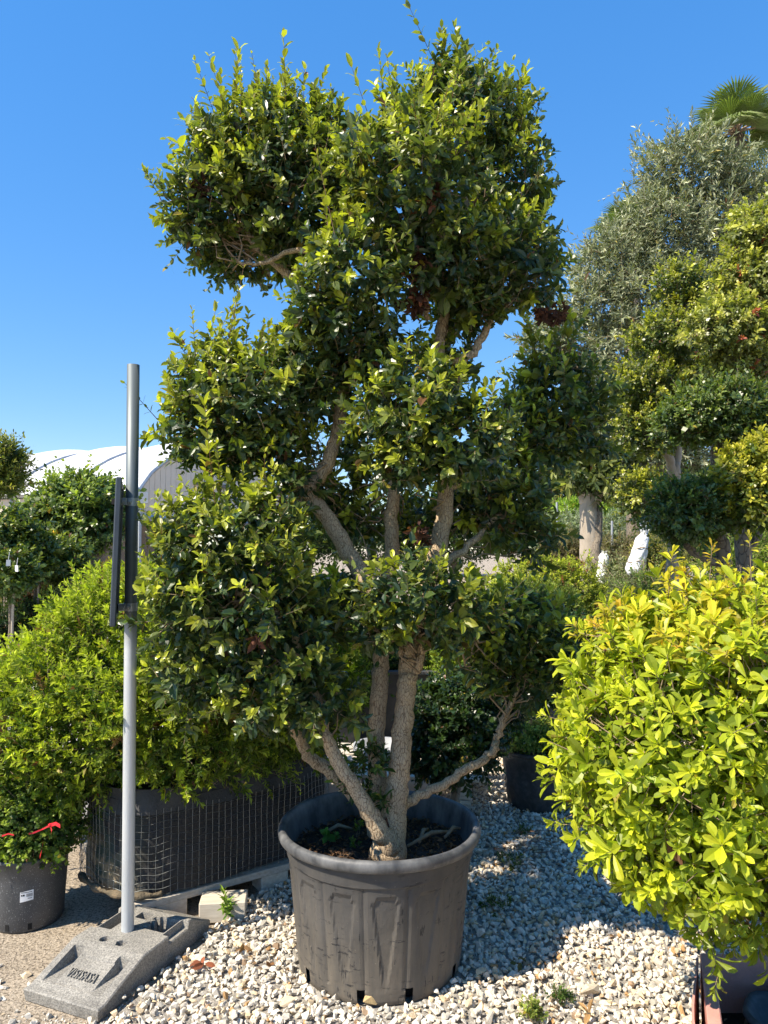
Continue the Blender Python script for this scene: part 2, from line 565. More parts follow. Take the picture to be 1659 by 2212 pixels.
def rand_rot(n, g, flat=.5):
    yaw = g.uniform(0, 6.283, n); tx = g.normal(0, flat, n); ty = g.normal(0, flat, n)
    cz, sz, cx, sx, cy_, sy = np.cos(yaw), np.sin(yaw), np.cos(tx), np.sin(tx), np.cos(ty), np.sin(ty)
    Z = np.zeros(n); O = np.ones(n)
    Rz = np.stack([cz, -sz, Z, sz, cz, Z, Z, Z, O], 1).reshape(-1, 3, 3)
    Rx = np.stack([O, Z, Z, Z, cx, -sx, Z, sx, cx], 1).reshape(-1, 3, 3)
    Ry = np.stack([cy_, Z, sy, Z, O, Z, -sy, Z, cy_], 1).reshape(-1, 3, 3)
    return Rx @ Ry @ Rz

def stone_cols(n, g):
    base = np.tile(np.array((.72, .665, .57)), (n, 1)) * g.uniform(.78, 1.16, (n, 1))
    r = g.random(n)
    base[r < .16] *= np.array((1.0, .88, .70))
    base[(r > .16) & (r < .26)] *= np.array((.72, .74, .75))
    base[(r > .26) & (r < .285)] = np.array((.45, .28, .13))
    base[(r > .285) & (r < .31)] *= np.array((.55, .42, .32))
    return np.clip(base, .02, .85)

BASE_FL, BASE_FR, BASE_BR = G(30.8, 2172)[:2], G(211, 2207)[:2], G(454, 2008)[:2]
b_dir = (BASE_BR - BASE_FR) / np.linalg.norm(BASE_BR - BASE_FR)
b_right = np.array((b_dir[1], -b_dir[0]))
BL, BW = float(np.linalg.norm(BASE_BR - BASE_FR)), .345
def in_base(x, y, m=.0):
    t = (x - BASE_FR[0]) * b_dir[0] + (y - BASE_FR[1]) * b_dir[1]
    v = (x - BASE_FR[0]) * b_right[0] + (y - BASE_FR[1]) * b_right[1] + BW
    return (t > -m) & (t < BL + m) & (v > -m) & (v < BW + m)
POT = np.array((-.018, 2.985)); POT_R, POT_B, POT_H = .400, .318, .535

def gravel():
    g = np.random.default_rng(21)
    xs, ys, zs, ss = [], [], [], []
    for layer, (cell, smin, smax, z0) in enumerate(((.025, .011, .0185, .004), (.031, .008, .0175, .015), (.085, .014, .024, .019))):
        gx, gy = np.meshgrid(np.arange(-1.3, 3.3, cell), np.arange(1.5, 6.6, cell))
        x = (gx + g.uniform(-.48, .48, gx.shape) * cell).ravel(); y = (gy + g.uniform(-.48, .48, gy.shape) * cell).ravel()
        edge = x - gravel_x(y) + g.normal(0, .03, len(x))
        k = (edge > 0) & (np.abs(x) < .54 * y + .35) & ~in_base(x, y, .012)
        k &= (x - POT[0]) ** 2 + (y - POT[1]) ** 2 > (POT_B + .008) ** 2
        if layer: k &= g.random(len(x)) < (.62 if layer == 1 else .5)
        x, y = x[k], y[k]
        s = g.uniform(smin, smax, len(x)) * np.where(g.random(len(x)) < .18, .6, 1)
        xs.append(x); ys.append(y); ss.append(s); zs.append(z0 + s * .35 * g.uniform(.6, 1.2, len(x)) + .006 * np.sin(x * 9 + 1) * np.cos(y * 8))
    # strays on the dirt near the sign base
    x = g.uniform(-1.9, -.9, 260); y = g.uniform(2.1, 3.1, 260)
    k = (x < gravel_x(y) - .0) & ~in_base(x, y, .02) & (g.random(260) < np.exp(-((x + 1.35) ** 2 + (y - 2.75) ** 2) / .09))
    xs.append(x[k]); ys.append(y[k]); s = g.uniform(.008, .024, k.sum()); ss.append(s); zs.append(s * .35 - .012)
    x, y, z, s = map(np.concatenate, (xs, ys, zs, ss))
    n = len(x)
    rot = rand_rot(n, g, .55)
    sc = s[:, None] * g.uniform(.85, 1.2, (n, 3))
    col = stone_cols(n, g)
    pos = np.stack([x, y, z], 1)
    # the 300 that show largest become parts of the bed
    in_view = (np.abs(x) < .52 * y) & (y > 2.42) & (z > .012)
    score = np.where(in_view, s / y, 0)
    top = np.argsort(-score)[:300]
    first = np.zeros(n, bool); first[top] = True
    tmes = {}
    for i in top:
        ti = int(g.integers(len(HULL)))
        ci = int(i) % 10
        if (ti % 13, ci) not in tmes:
            tv, tf = HULL[ti % 13]
            tmes[(ti % 13, ci)] = mesh_np('stone', tv, [tf], False, np.repeat(stone_cols(1, np.random.default_rng(ci * 31 + ti)), len(tv), 0))
            tmes[(ti % 13, ci)].materials.append(M['stone'])
        o = bpy.data.objects.new('stone', tmes[(ti % 13, ci)])
        o.matrix_world = Matrix.Translation(pos[i]) @ Matrix(rot[i].tolist()).to_4x4() @ Matrix.Diagonal((*sc[i], 1))
        C.objects.link(o); o.parent = bed
    V, F, CC, off = [], [], [], 0
    rest = np.flatnonzero(~first)
    far = y[rest] > 4.3
    for tset, idx in ((HULL, rest[~far]), (HULL_S, rest[far])):
        which = g.integers(0, len(tset), len(idx))
        for ti, (tv, tf) in enumerate(tset):
            ii = idx[which == ti]
            if not len(ii): continue
            vv = np.einsum('nij,nkj->nki', rot[ii], tv[None] * sc[ii][:, None, :]) + pos[ii][:, None, :]
            V.append(vv.reshape(-1, 3)); F.append((tf[None] + (np.arange(len(ii)) * len(tv))[:, None, None]).reshape(-1, 3) + off)
            CC.append(np.repeat(col[ii], len(tv), 0)); off += len(ii) * len(tv)
    me = mesh_np('gravel', np.concatenate(V), [np.concatenate(F)], False, np.concatenate(CC))
    tag(link('gravel', me, M['stone']), 'coarse broken white gravel spread around the black pot', 'gravel', None, 'stuff')
    # one big ochre stone right in front of the pot
    tv, tf = HULL[3]
    me = mesh_np('stone', tv * np.array((.045, .034, .036)), [tf], False, np.tile(np.array((.52, .38, .19)), (len(tv), 1)))
    o = link('stone', me, M['stone'], bed); o.location = G(806, 2155, .03); o.rotation_euler = (.2, .1, .4)
    o['label'] = 'large ochre stone in front of the black pot'
    tv, tf = HULL[8]
    me = mesh_np('stone', tv * np.array((.05, .04, .035)), [tf], False, np.tile(np.array((.60, .53, .40)), (len(tv), 1)))
    o = link('stone', me, M['stone'], bed); o.location = G(1274, 2138, .03)
    o['label'] = 'big rounded cream stone near the bottom weeds'
    # fine grit in the near left corner
    m = 17000
    x = g.uniform(-2.0, -.9, m); y = g.uniform(2.0, 2.95, m)
    k = (y < 2.66 + .18 * np.sin(x * 6) + g.normal(0, .09, m)) & (x < gravel_x(y)) & ~in_base(x, y, .004)
    x, y = x[k], y[k]; n = len(x)
    s = g.uniform(.0035, .0075, n)
    tv, tf = HULL_S[2]
    rot = rand_rot(n, g, .9)
    vv = np.einsum('nij,nkj->nki', rot, tv[None] * s[:, None, None]) + np.stack([x, y, -.012 + s * .4], 1)[:, None, :]
    me = mesh_np('grit', vv.reshape(-1, 3), [(tf[None] + (np.arange(n) * len(tv))[:, None, None]).reshape(-1, 3)], False,
                 np.repeat(stone_cols(n, g) * .85, len(tv), 0))
    tag(link('grit', me, M['stone']), 'fine pale grit on the dirt in front of the sign base', 'gravel', None, 'stuff')
gravel()

# ------------------------------------------------------------------ greenhouse
M['fabric'] = basic('white_fabric', (.64, .64, .63), (.58, .58, .58), .6, .6)
M['cladding'] = basic('beige_cladding', (.78, .66, .52), (.70, .59, .46), 1.2, .7)
M['steel'] = basic('galvanised', (.45, .47, .48), (.36, .38, .39), 6, .5, metallic=.6)
M['shade_cloth'] = basic('shade_cloth', (.20, .17, .15), (.15, .13, .11), 2, .9)
def greenhouse():
    A = P(300, 1060, 26.0)
    ax = norm((P(20, 1068, 28.3) - A)[None])[0]; ax[2] = 0; ax = norm(ax[None])[0]
    sp = np.array((-ax[1], ax[0], 0)); sp = sp if sp[1] > 0 else -sp
    eh, span, rise = A[2], 10.5, 2.15
    root = empty('greenhouse', (A[0], A[1], 0), 'long greenhouse with bulging white fabric roof and beige gable', 'greenhouse')
    def pt(s, w, h): return A * np.array((1, 1, 0)) + ax * s + sp * w + np.array((0, 0, h))
    def arch(w): q = w / span; return eh + rise * (1 - (2 * q - 1) ** 2) ** .8
    bay = 3.1
    for b in range(9):
        v, nx, nw = [], 9, 25
        for i in range(nx):
            q = i / (nx - 1)
            for j in range(nw):
                w = span * j / (nw - 1)
                blg = .30 * math.sin(math.pi * q) * math.sin(math.pi * (j / (nw - 1))) ** .6
                p_ = pt((b + q) * bay, w, arch(w) + blg)
                v.append(p_)
        f = np.array([(i * nw + j, (i + 1) * nw + j, (i + 1) * nw + j + 1, i * nw + j + 1) for i in range(nx - 1) for j in range(nw - 1)])
        link('roof_panel', mesh_np('roof_panel', np.array(v), [f], True), M['fabric'], root)
        MB().tube([pt(b * bay, w, arch(w) + .03) for w in np.linspace(0, span, 17)], .07, 5).build('rib', M['steel'], root)
        mb = MB(); mb.tube([pt(b * bay + .02, 0.1, 0), pt(b * bay + .02, .1, eh - .1)], .07, 6); mb.build('post', M['steel'], root)
    # gable: tall boards side by side
    nb = 34
    for i in range(nb):
        w0, w1 = span * i / nb, span * (i + .93) / nb
        z0 = eh - 1.0
        v = [pt(.05, w0, z0), pt(.05, w1, z0), pt(.05, w1, arch(w1) - .06), pt(.05, w0, arch(w0) - .06)]
        v += [q + ax * .05 for q in v]
        MB().add(v, [(0, 1, 2, 3), (7, 6, 5, 4), (0, 4, 5, 1), (1, 5, 6, 2), (2, 6, 7, 3), (3, 7, 4, 0)]).build('gable_board', M['cladding'], root)
    v = [pt(.12, 0, eh - .9), pt(.12, span, eh - .9), pt(.12, span, eh)] + [pt(.12, w, arch(w) - .1) for w in np.linspace(span, 0, 16)]
    MB().add(v, [tuple(range(len(v)))]).build('gable_backing', M['shade_cloth'], root)
    MB().tube([pt(.0, .1, eh - .95), pt(.0, span, eh - .95)], .12, 6).build('gable_beam', M['steel'], root)
    MB().box(pt(0, span * .42, eh + .55), (.06, 2.4, .16), math.atan2(sp[1], sp[0]) - math.pi / 2).build('gable_brace', M['shade_cloth'], root)
    MB().box(pt(-.1, .1, eh - .25), (.35, .35, .4), .3).build('fan_box', M['steel'], root)
    g0, g1 = pt(0, 0, eh), pt(bay * 9, 0, eh)
    MB().tube([g0, g1], .13, 6).build('gutter', M['steel'], root)
    v = [pt(.1, .15, eh - .15), pt(bay * 9, .15, eh - .15), pt(bay * 9, .15, eh - .75), pt(.1, .15, eh - .75)]
    MB().add(v + [q + sp * .03 for q in v], [(0, 1, 2, 3), (7, 6, 5, 4), (0, 4, 5, 1), (2, 6, 7, 3)]).build('rolled_curtain', M['cladding'], root)
    v = [pt(.2, 3, 0), pt(bay * 9, 3, 0), pt(bay * 9, 3, eh), pt(.2, 3, eh)]
    MB().add(v + [q + sp * .05 for q in v], [(0, 1, 2, 3), (7, 6, 5, 4), (0, 4, 5, 1), (2, 6, 7, 3), (0, 3, 7, 4), (1, 5, 6, 2)]).build('inner_screen', M['shade_cloth'], root)
greenhouse()

# ------------------------------------------------------------------ generic plant
DG = (.022, .050, .016)       # dark mature leaf
def plant(name, label, cat, base, pads, n, sl, nodes, ll, wid, old, young, kind='fold', mat='leaf_soft', stems=(), bark='bark_grey',
          group=None, twigs=0, twig_r=.006, stem_r=.0015, stem_frac=.5, seed=1, **kw):
    root = empty(name, (base[0], base[1], base[2] if len(base) > 2 else 0), label, cat, group)
    pd = pads
    L_, sh = crown(pd, n, sl, nodes, ll, wid, old, young, seed=seed, **kw)
    for i, s in enumerate(stems):
        wood('trunk' if i == 0 else 'branch', s, M[bark], root, seed=seed + i)
    leaf_object('foliage', L_, kind, M[mat], root)
    if stem_frac: shoot_stems('shoots', sh, stem_r, M['twig'], root, stem_frac)
    if twigs and stems:
        g = np.random.default_rng(seed + 50)
        se = []
        ends = np.array([s[-1][:3] for s in stems])
        for (c, r) in pd:
            a = ends[np.argmin(np.linalg.norm(ends - c, axis=1))]
            for _ in range(twigs):
                se.append((a, c + r * norm(g.normal(size=(1, 3)))[0] * .75))
        twig_mesh('twigs', se, twig_r, M['twig'], root, seed)
    return root, L_

def blob(px, py, d, rx, ry, rd=None):
    return pads_u([(px, py, d, rx, ry) if rd is None else (px, py, d, rx, ry, rd)])

# far trees closing the view
far = [(640, 1120, 38, 120, 60, 'dark'), (800, 1135, 42, 130, 55, 'pale'), (980, 1115, 40, 120, 70, 'dark'), (1130, 1090, 36, 90, 80, 'pine'),
       (1230, 1045, 30, 75, 85, 'pine'), (1345, 1050, 33, 85, 85, 'pine'), (1450, 1090, 28, 95, 90, 'dark'), (1580, 1080, 30, 110, 110, 'pale')]
kinds = {'dark': ((.05, .085, .03), (.15, .20, .05)), 'pale': ((.10, .14, .07), (.28, .33, .10)), 'pine': ((.03, .06, .03), (.09, .15, .05))}
desc = ['dark round tree far behind the main tree trunks, leftmost of the far row', 'pale green tree far behind the two upright trunks',
        'dark far tree seen right of the upright trunks', 'dark pine far behind, left of the thick pale trunk', 'tall dark pine right behind the thick pale trunk',
        'dark pine behind the white wrapped plants', 'far dark tree behind the shaded topiary pad', 'pale far tree behind the olive trunk at the right']
for i, (px, py, d, rx, ry, kd) in enumerate(far):
    pd = pads_u([(px, py, d, rx, ry), (px - rx * .5, py + ry * .5, d, rx * .6, ry * .6), (px + rx * .5, py + ry * .45, d, rx * .6, ry * .6), (px, py + ry * .9, d, rx * .9, ry * .6)])
    b = P(px, py, d)
    plant('far_tree', desc[i], 'tree', (b[0], d), pd, 480, .5, 5, .24, .5, *kinds[kd], stems=[[(b[0], d, 0, .18), (b[0] + .1, d, b[2] * .6, .14), (*b, .06)]],
          group='far row of trees', stem_frac=0, seed=200 + i, fill=.7, ybias=(.35, .6))

# ------------------------------------------------------------------ left background
cit_old, cit_young = (.060, .105, .026), (.34, .42, .06)
lem = pads_u([(165, 1110, 11, 85, 62), (110, 1135, 11, 60, 50), (215, 1120, 10.8, 55, 60), (170, 1075, 11, 60, 40), (90, 1165, 11, 45, 40), (150, 1170, 11, 60, 35)])
fk = P(200, 1196, 11)
root, _ = plant('lemon_tree', 'lemon tree with forked trunk and yellow fruit left of the post', 'tree', (fk[0], 11), lem, 900, .22, 6, .10, .5,
      cit_old, cit_young, stems=[[(fk[0] + .05, 11, 0, .16), (fk[0] + .02, 11, .8, .14), (*fk, .13)],
      [(*fk, .12), (*P(175, 1185, 11), .08), (*P(135, 1150, 11), .05), (*P(120, 1120, 11), .03)],
      [(*fk, .11), (*P(225, 1185, 11), .08), (*P(235, 1150, 10.9), .04)], [(*fk, .09), (*P(200, 1160, 11.1), .05), (*P(180, 1100, 11), .03)]],
      twigs=5, twig_r=.012, kind='hex', seed=31, fill=.6, depth=(.7, 1.05), mat='leaf', ybias=(.3, .6))
M['lemon'] = basic('lemon_skin', (.75, .46, .02), (.65, .36, .02), 30, .45)
M['tag_white'] = basic('white_plastic', (.78, .78, .78), (.7, .7, .7), 5, .5)
for k, (px, py) in enumerate([(332 / 1.852, 2073 / 1.852), (200 / 1.852, 2040 / 1.852), (258 / 1.852, 2240 / 1.852), (150 / 1.852, 2235 / 1.852), (160 / 1.852, 2175 / 1.852), (120, 1150)]):
    c = P(px, py, 10.45)
    MB().lathe([(.002, -.055), (.018, -.046), (.034, -.022), (.038, 0), (.034, .022), (.018, .044), (.006, .056), (.001, .062)], c, 10).build('lemon', M['lemon'], root, True)

ST = [(10, 1165, 9.0, 55, 55, 'small citrus tree with dense dark leaves at the left picture edge'),
      (75, 1205, 9.3, 45, 40, 'small citrus tree under the left limb of the lemon tree'),
      (130, 1215, 9.6, 40, 35, 'small citrus tree with white tag just left of the lemon trunk'),
      (20, 1240, 8.6, 40, 35, 'low citrus tree with yellow leaves behind the dark shrubs')]
for i, (px, py, d, rx, ry, lb) in enumerate(ST):
    b = P(px, py, d)
    r_, _ = plant('citrus_tree', lb, 'tree', (b[0], d), pads_u([(px, py, d, rx, ry), (px + rx * .5, py + ry * .5, d, rx * .6, ry * .5)]), 330, .16, 6, .085, .5,
          cit_old, (.22, .26, .03), kind='hex', stems=[[(b[0], d, 0, .03), (b[0] + .03, d, b[2] * .5, .025), (*b, .015)]], twigs=8, twig_r=.008,
          group='young citrus trees', seed=60 + i, depth=(.55, 1.05), fill=.5, mat='leaf')
    MB().tube([(b[0] + .07, d - .05, 0), (b[0] + .08, d - .05, b[2] + .1)], .014, 6).build('stake', M['bark_smooth'], r_)
for i, (px, py, d, lb) in enumerate([(36, 1228, 8.2, 'white tag hanging in the citrus tree nearest the picture edge'),
                                     (68, 1221, 8.9, 'white tag, left of two hanging together'), (82, 1220, 8.9, 'white tag, right of two hanging together'),
                                     (18, 1216, 8.3, 'curved white tag at the left picture edge')]):
    c = P(px, py, d)
    mb = MB(); mb.box(c, (.045, .004, .07), .3 * i - .4, .1); mb.tube([c + np.array((0, 0, .035)), c + np.array((.01, .0, .12))], .003, 4)
    tag(mb.build('plant_tag', M['tag_white']), lb, 'tag', 'white plant tags')

mp = pads_u([(-5, 1010, 7.0, 42, 45), (5, 1045, 7.0, 36, 25), (15, 985, 7.0, 20, 20)])
b = P(-10, 1040, 7)
plant('maple_tree', 'feathery yellow-green tree cut by the left picture edge', 'tree', (b[0], 7), mp, 420, .15, 6, .055, .3, (.08, .11, .02), (.36, .34, .04),
      stems=[[(b[0], 7, 0, .05), (b[0], 7, 1.5, .04), (*b, .02)]], twigs=10, seed=71, kind='hex')

shr = [(-5, 1375, 9.0, 60, 55, (.012, .030, .012), (.03, .07, .02), 'shaded dark green flowering shrub at the left picture edge', 'dark'),  # very dark leaf colours carry the shade these shrubs stand in
       (75, 1365, 9.2, 50, 55, (.012, .030, .012), (.04, .09, .025), 'shaded dark green shrub in magenta pot behind the box bush', 'dark'),
       (120, 1330, 10.0, 45, 45, (.014, .035, .014), (.05, .10, .03), 'dark shrub behind the box bush below the lemon tree', 'dark'),
       (80, 1295, 10.4, 55, 32, (.05, .018, .018), (.10, .03, .03), 'purple-leaved shrub below the lemon tree', 'purple'),
       (15, 1305, 9.8, 40, 32, (.10, .04, .03), (.20, .10, .06), 'reddish dry shrub at the left edge below the citrus trees', 'red'),
       (190, 1290, 9.5, 45, 32, (.09, .12, .07), (.22, .26, .13), 'grey-green shrub in front of the lemon trunk', 'grey'),
       (250, 1275, 9.0, 50, 30, (.10, .13, .02), (.55, .45, .03), 'yellow-flowered shrub behind the sign post', 'yellow')]
for i, (px, py, d, rx, ry, o_, y_, lb, nm) in enumerate(shr):
    b = P(px, py, d)
    gz = b[2] * .5
    plant('shrub', lb, 'shrub', (b[0], d), pads_u([(px, py, d, rx, ry), (px - rx * .3, py + ry * .6, d, rx * .7, ry * .8), (px + rx * .4, py + ry * .5, d, rx * .6, ry * .7)]),
          380, .14, 7, .056, .38, o_, y_, stems=[[(b[0], d, 0, .03), (b[0], d, gz, .02), (*b, .01)]], group='shrubs beyond the path', seed=80 + i, fill=.6, stem_frac=.3)
M['magenta'] = basic('magenta_plastic', (.22, .03, .10), (.16, .03, .08), 10, .5)
c = G(65, 1452)
mb = MB(); mb.lathe([(.0, .0), (.15, 0), (.19, .26), (.205, .26), (.205, .30), (.18, .30), (.17, .25), (0, .25)], (c[0], 8.75, -.01), 28)
tag(mb.build('flower_pot', M['magenta'], None, True), 'magenta flower pot beside the pale path', 'pot')
fl_g = np.random.default_rng(4)
mb = MB()
for _ in range(40):
    q = P(fl_g.uniform(40, 110), fl_g.uniform(1385, 1412), 8.5)
    mb.box(q, (.03, .03, .02), fl_g.uniform(0, 3), fl_g.uniform(0, 3))
tag(mb.build('flowers', M['magenta']), 'small magenta flowers above the magenta pot', 'flowers', None, 'stuff')

# ------------------------------------------------------------------ right background
# thick smooth trunk
t0 = P(1275, 1215, 9.2)
root, _ = plant('smooth_tree', 'tree with thick smooth pale trunk forking under narrow leaves', 'tree', (t0[0], 9.2),
      pads_u([(1275, 1025, 9.2, 70, 26), (1325, 1035, 9.2, 45, 26), (1285, 970, 9.3, 75, 45)]), 420, .16, 7, .17, .22,
      (.06, .09, .03), (.28, .30, .08), kind='hex', stems=[[(t0[0] + .02, 9.2, 0, .15), (*t0, .135), (*P(1273, 1140, 9.2), .122), (*P(1274, 1085, 9.2), .125), (*P(1275, 1068, 9.2), .13)],
      [(*P(1268, 1085, 9.2), .09), (*P(1260, 1055, 9.2), .075), (*P(1245, 1010, 9.2), .05)], [(*P(1282, 1085, 9.2), .09), (*P(1294, 1055, 9.2), .07), (*P(1310, 1005, 9.2), .05)]],
      bark='bark_smooth', twigs=4, twig_r=.012, seed=91, up=.1, angle=(75, 40))
wood('root_flute', WU([(1296, 1095, 9.1, 5), (1294, 1150, 9.1, 8), (1287, 1190, 9.08, 11), (1289, 1230, 9.05, 16)]), M['bark_grey'], root, 8)
# hedges
BR = 1.35
hd = [(1225, 1150, 15, 65, 38, (.16, .19, .14), (.30, .34, .24), 'grey-green hedge left of the thick pale trunk', 'h'),
      (1330, 1150, 15.5, 65, 38, (.16, .19, .14), (.30, .34, .24), 'grey-green hedge right of the thick pale trunk', 'h'),
      (1240, 1105, 19, 45, 20, (.12, .20, .03), (.34, .44, .05), 'bright green hedge seen left of the thick pale trunk', 'h'),
      (1330, 1102, 19, 55, 20, (.12, .20, .03), (.34, .44, .05), 'bright green hedge seen right of the thick pale trunk', 'h'),
      (1340, 1205, 12.5, 60, 35, (.10, .09, .05), (.20, .17, .09), 'brownish twiggy shrub behind the white wrapped plants', 'd'),
      (1220, 1195, 12.5, 45, 30, (.10, .09, .05), (.20, .17, .09), 'brownish twiggy shrub left of the thick pale trunk', 'd'),
      (1340, 1265, 8.8, 40, 40, (.13, .15, .09), (.32, .32, .18), 'pale grey shrub between the two white wrapped plants', 'd'),
      (1430, 1215, 8.6, 45, 50, (.10, .11, .03), (.42, .38, .12), 'straw-coloured grassy shrub right of the tilted wrapped plant', 'd'),
      (1400, 1290, 7.6, 55, 45, (.06, .09, .03), (.20, .26, .07), 'mid green shrub below the tilted wrapped plant', 'd'),
      (1600, 1190, 7.4, 80, 55, (.10, .15, .03), (.36, .42, .06), 'light green shrub behind the topiary trunks at the right', 'd')]
for i, (px, py, d, rx, ry, o_, y_, lb, nm) in enumerate(hd):
    b = P(px, py, d)
    plant('hedge_shrub', lb, 'shrub', (b[0], d), pads_u([(px, py, d, rx, ry), (px, py + ry * .8, d, rx * .95, ry)]), 390, .18, 7, .067 * d / 12, .32, tuple(x * BR for x in o_), tuple(x * BR for x in y_),
          stems=[[(b[0], d, 0, .05), (b[0], d, b[2] * .6, .04), (*b, .02)]], group='shrubs and hedges in the right background', seed=110 + i, fill=.6, stem_frac=.4, stem_r=.004)
# poles among the hedge
for i, (px, y0, y1, lb) in enumerate([(1203, 1085, 1180, 'thin metal stake in the hedge left of the pale trunk'), (1322, 1125, 1165, 'short metal stake in the hedge right of the pale trunk')]):
    a, b = P(px, y0, 13.8), P(px - 3, y1, 13.8)
    tag(MB().tube([(b[0], 13.8, 0), tuple(a)], .022, 6).build('stake', M['steel']), lb, 'stake')
# wrapped plants
M['wrap'] = basic('white_fleece', (.80, .80, .80), (.68, .69, .70), 9, .75, .9, 14, dist=.03)
def wrapped(label, base_px, top_px, d, r0, r1, seed, fray=1.0):
    g = np.random.default_rng(seed)
    a, b = P(*base_px, d), P(*top_px, d)
    root = empty('wrapped_plant', (a[0], d, 0), label, 'wrapped plant', 'plants wrapped in white fleece')
    n, sides = 22, 26
    v, f = [], []
    for i in range(n):
        t = i / (n - 1)
        r = (r0 * (1 - t) + r1 * t) * (min(1, .55 + 3.5 * t) if t < .13 else 1) * (1 if t < .86 else max(.25, 1 - (t - .86) * 5))
        for k in range(sides):
            an = 2 * math.pi * k / sides
            rr = r * (1 + .08 * math.sin(3 * an + 9 * t + seed) + .06 * math.sin(7 * an - 14 * t) + g.normal(0, .02))
            p_ = a + (b - a) * t
            v.append((p_[0] + rr * math.cos(an), p_[1] + rr * math.sin(an), p_[2] + .01 * math.sin(5 * an)))
    for i in range(n - 1):
        for k in range(sides):
            f.append((i * sides + k, i * sides + (k + 1) % sides, (i + 1) * sides + (k + 1) % sides, (i + 1) * sides + k))
    f.append(tuple(range(sides - 1, -1, -1)))
    MB().add(v, f).build('fleece', M['wrap'], root, True)
    for tt in (.30, .62):
        cq = a + (b - a) * tt; rq = (r0 * (1 - tt) + r1 * tt) * 1.06
        MB().tube([cq + np.array((math.cos(u_) * rq, math.sin(u_) * rq, .01 * math.sin(3 * u_))) for u_ in np.linspace(0, 6.2832, 18)], .006, 4, False).build('tie_cord', M['twig'], root)
    q = b
    mb = MB()
    for k in range(9):
        an = 2 * math.pi * k / 9
        e = q + np.array((math.cos(an) * r1 * 1.1, math.sin(an) * r1 * .8, .11 * g.uniform(.6, 1.3)))
        s = q + np.array((math.cos(an) * r1 * .3, math.sin(an) * r1 * .3, -.05))
        e = s + (e - s) * fray
        side = np.array((-math.sin(an), math.cos(an), 0)) * r1 * .35
        mb.add([s - side, s + side, e + side * .6, e - side * .4], [(0, 1, 2, 3)])
    mb.build('tied_top', M['wrap'], root)
    MB().tube([(a[0], d, 0), a + np.array((0, 0, .1)), b], .03, 6).build('trunk', M['bark_grey'], root)
wrapped('upright white fleece-wrapped plant beside the thick pale trunk', (1299, 1275), (1305, 1192), 8.9, .065, .058, 2, .35)
wrapped('tilted white fleece-wrapped plant with frayed tied top', (1368, 1240), (1392, 1150), 8.4, .11, .062, 5)

# olive tree
oc = (.16, .185, .105); oy = (.56, .57, .38)
ol = pads_u([(1480, 380, 9.5, 110, 90), (1600, 445, 9.6, 105, 90), (1440, 500, 9.3, 105, 95), (1540, 560, 9.4, 120, 100), (1330, 570, 9.4, 85, 90), (1300, 660, 9.3, 80, 80),
            (1400, 650, 9.2, 100, 90), (1370, 750, 9.2, 95, 80), (1250, 730, 9.6, 75, 60), (1180, 740, 9.8, 60, 45), (1640, 560, 9.6, 110, 110), (1330, 850, 9.3, 80, 70),
            (1300, 960, 9.2, 80, 60), (1480, 850, 9.5, 110, 110), (1600, 800, 9.6, 110, 120), (1390, 960, 9.3, 90, 70), (1500, 960, 9.6, 100, 90)])
ob = P(1450, 1180, 9.5)
ost = [[(ob[0], 9.5, 0, .24), (ob[0] + .02, 9.5, .8, .2), (*ob, .18), (*P(1450, 1000, 9.5), .15)],
       [(*P(1450, 1010, 9.5), .13), (*P(1400, 850, 9.4), .1), (*P(1370, 700, 9.3), .06), (*P(1340, 590, 9.4), .03)],
       [(*P(1450, 1010, 9.5), .13), (*P(1500, 800, 9.5), .1), (*P(1510, 600, 9.5), .06), (*P(1490, 420, 9.5), .03)],
       [(*P(1470, 950, 9.5), .1), (*P(1570, 750, 9.6), .08), (*P(1610, 560, 9.6), .05), (*P(1600, 400, 9.6), .02)],
       [(*P(1420, 930, 9.4), .08), (*P(1330, 820, 9.4), .05), (*P(1250, 750, 9.6), .03), (*P(1190, 740, 9.8), .015)]]
plant('olive_tree', 'large silvery olive tree behind the topiary at the right', 'tree', (ob[0], 9.5), ol, 4600, .24, 7, .088, .26, oc, oy, mat='leaf_olive', stems=ost,
      twigs=9, twig_r=.012, seed=140, up=.35, depth=(.45, 1.06), fill=.25, stem_r=.0025, ybias=(.55, .3), spread=.7, angle=(55, 25), tip=.8)

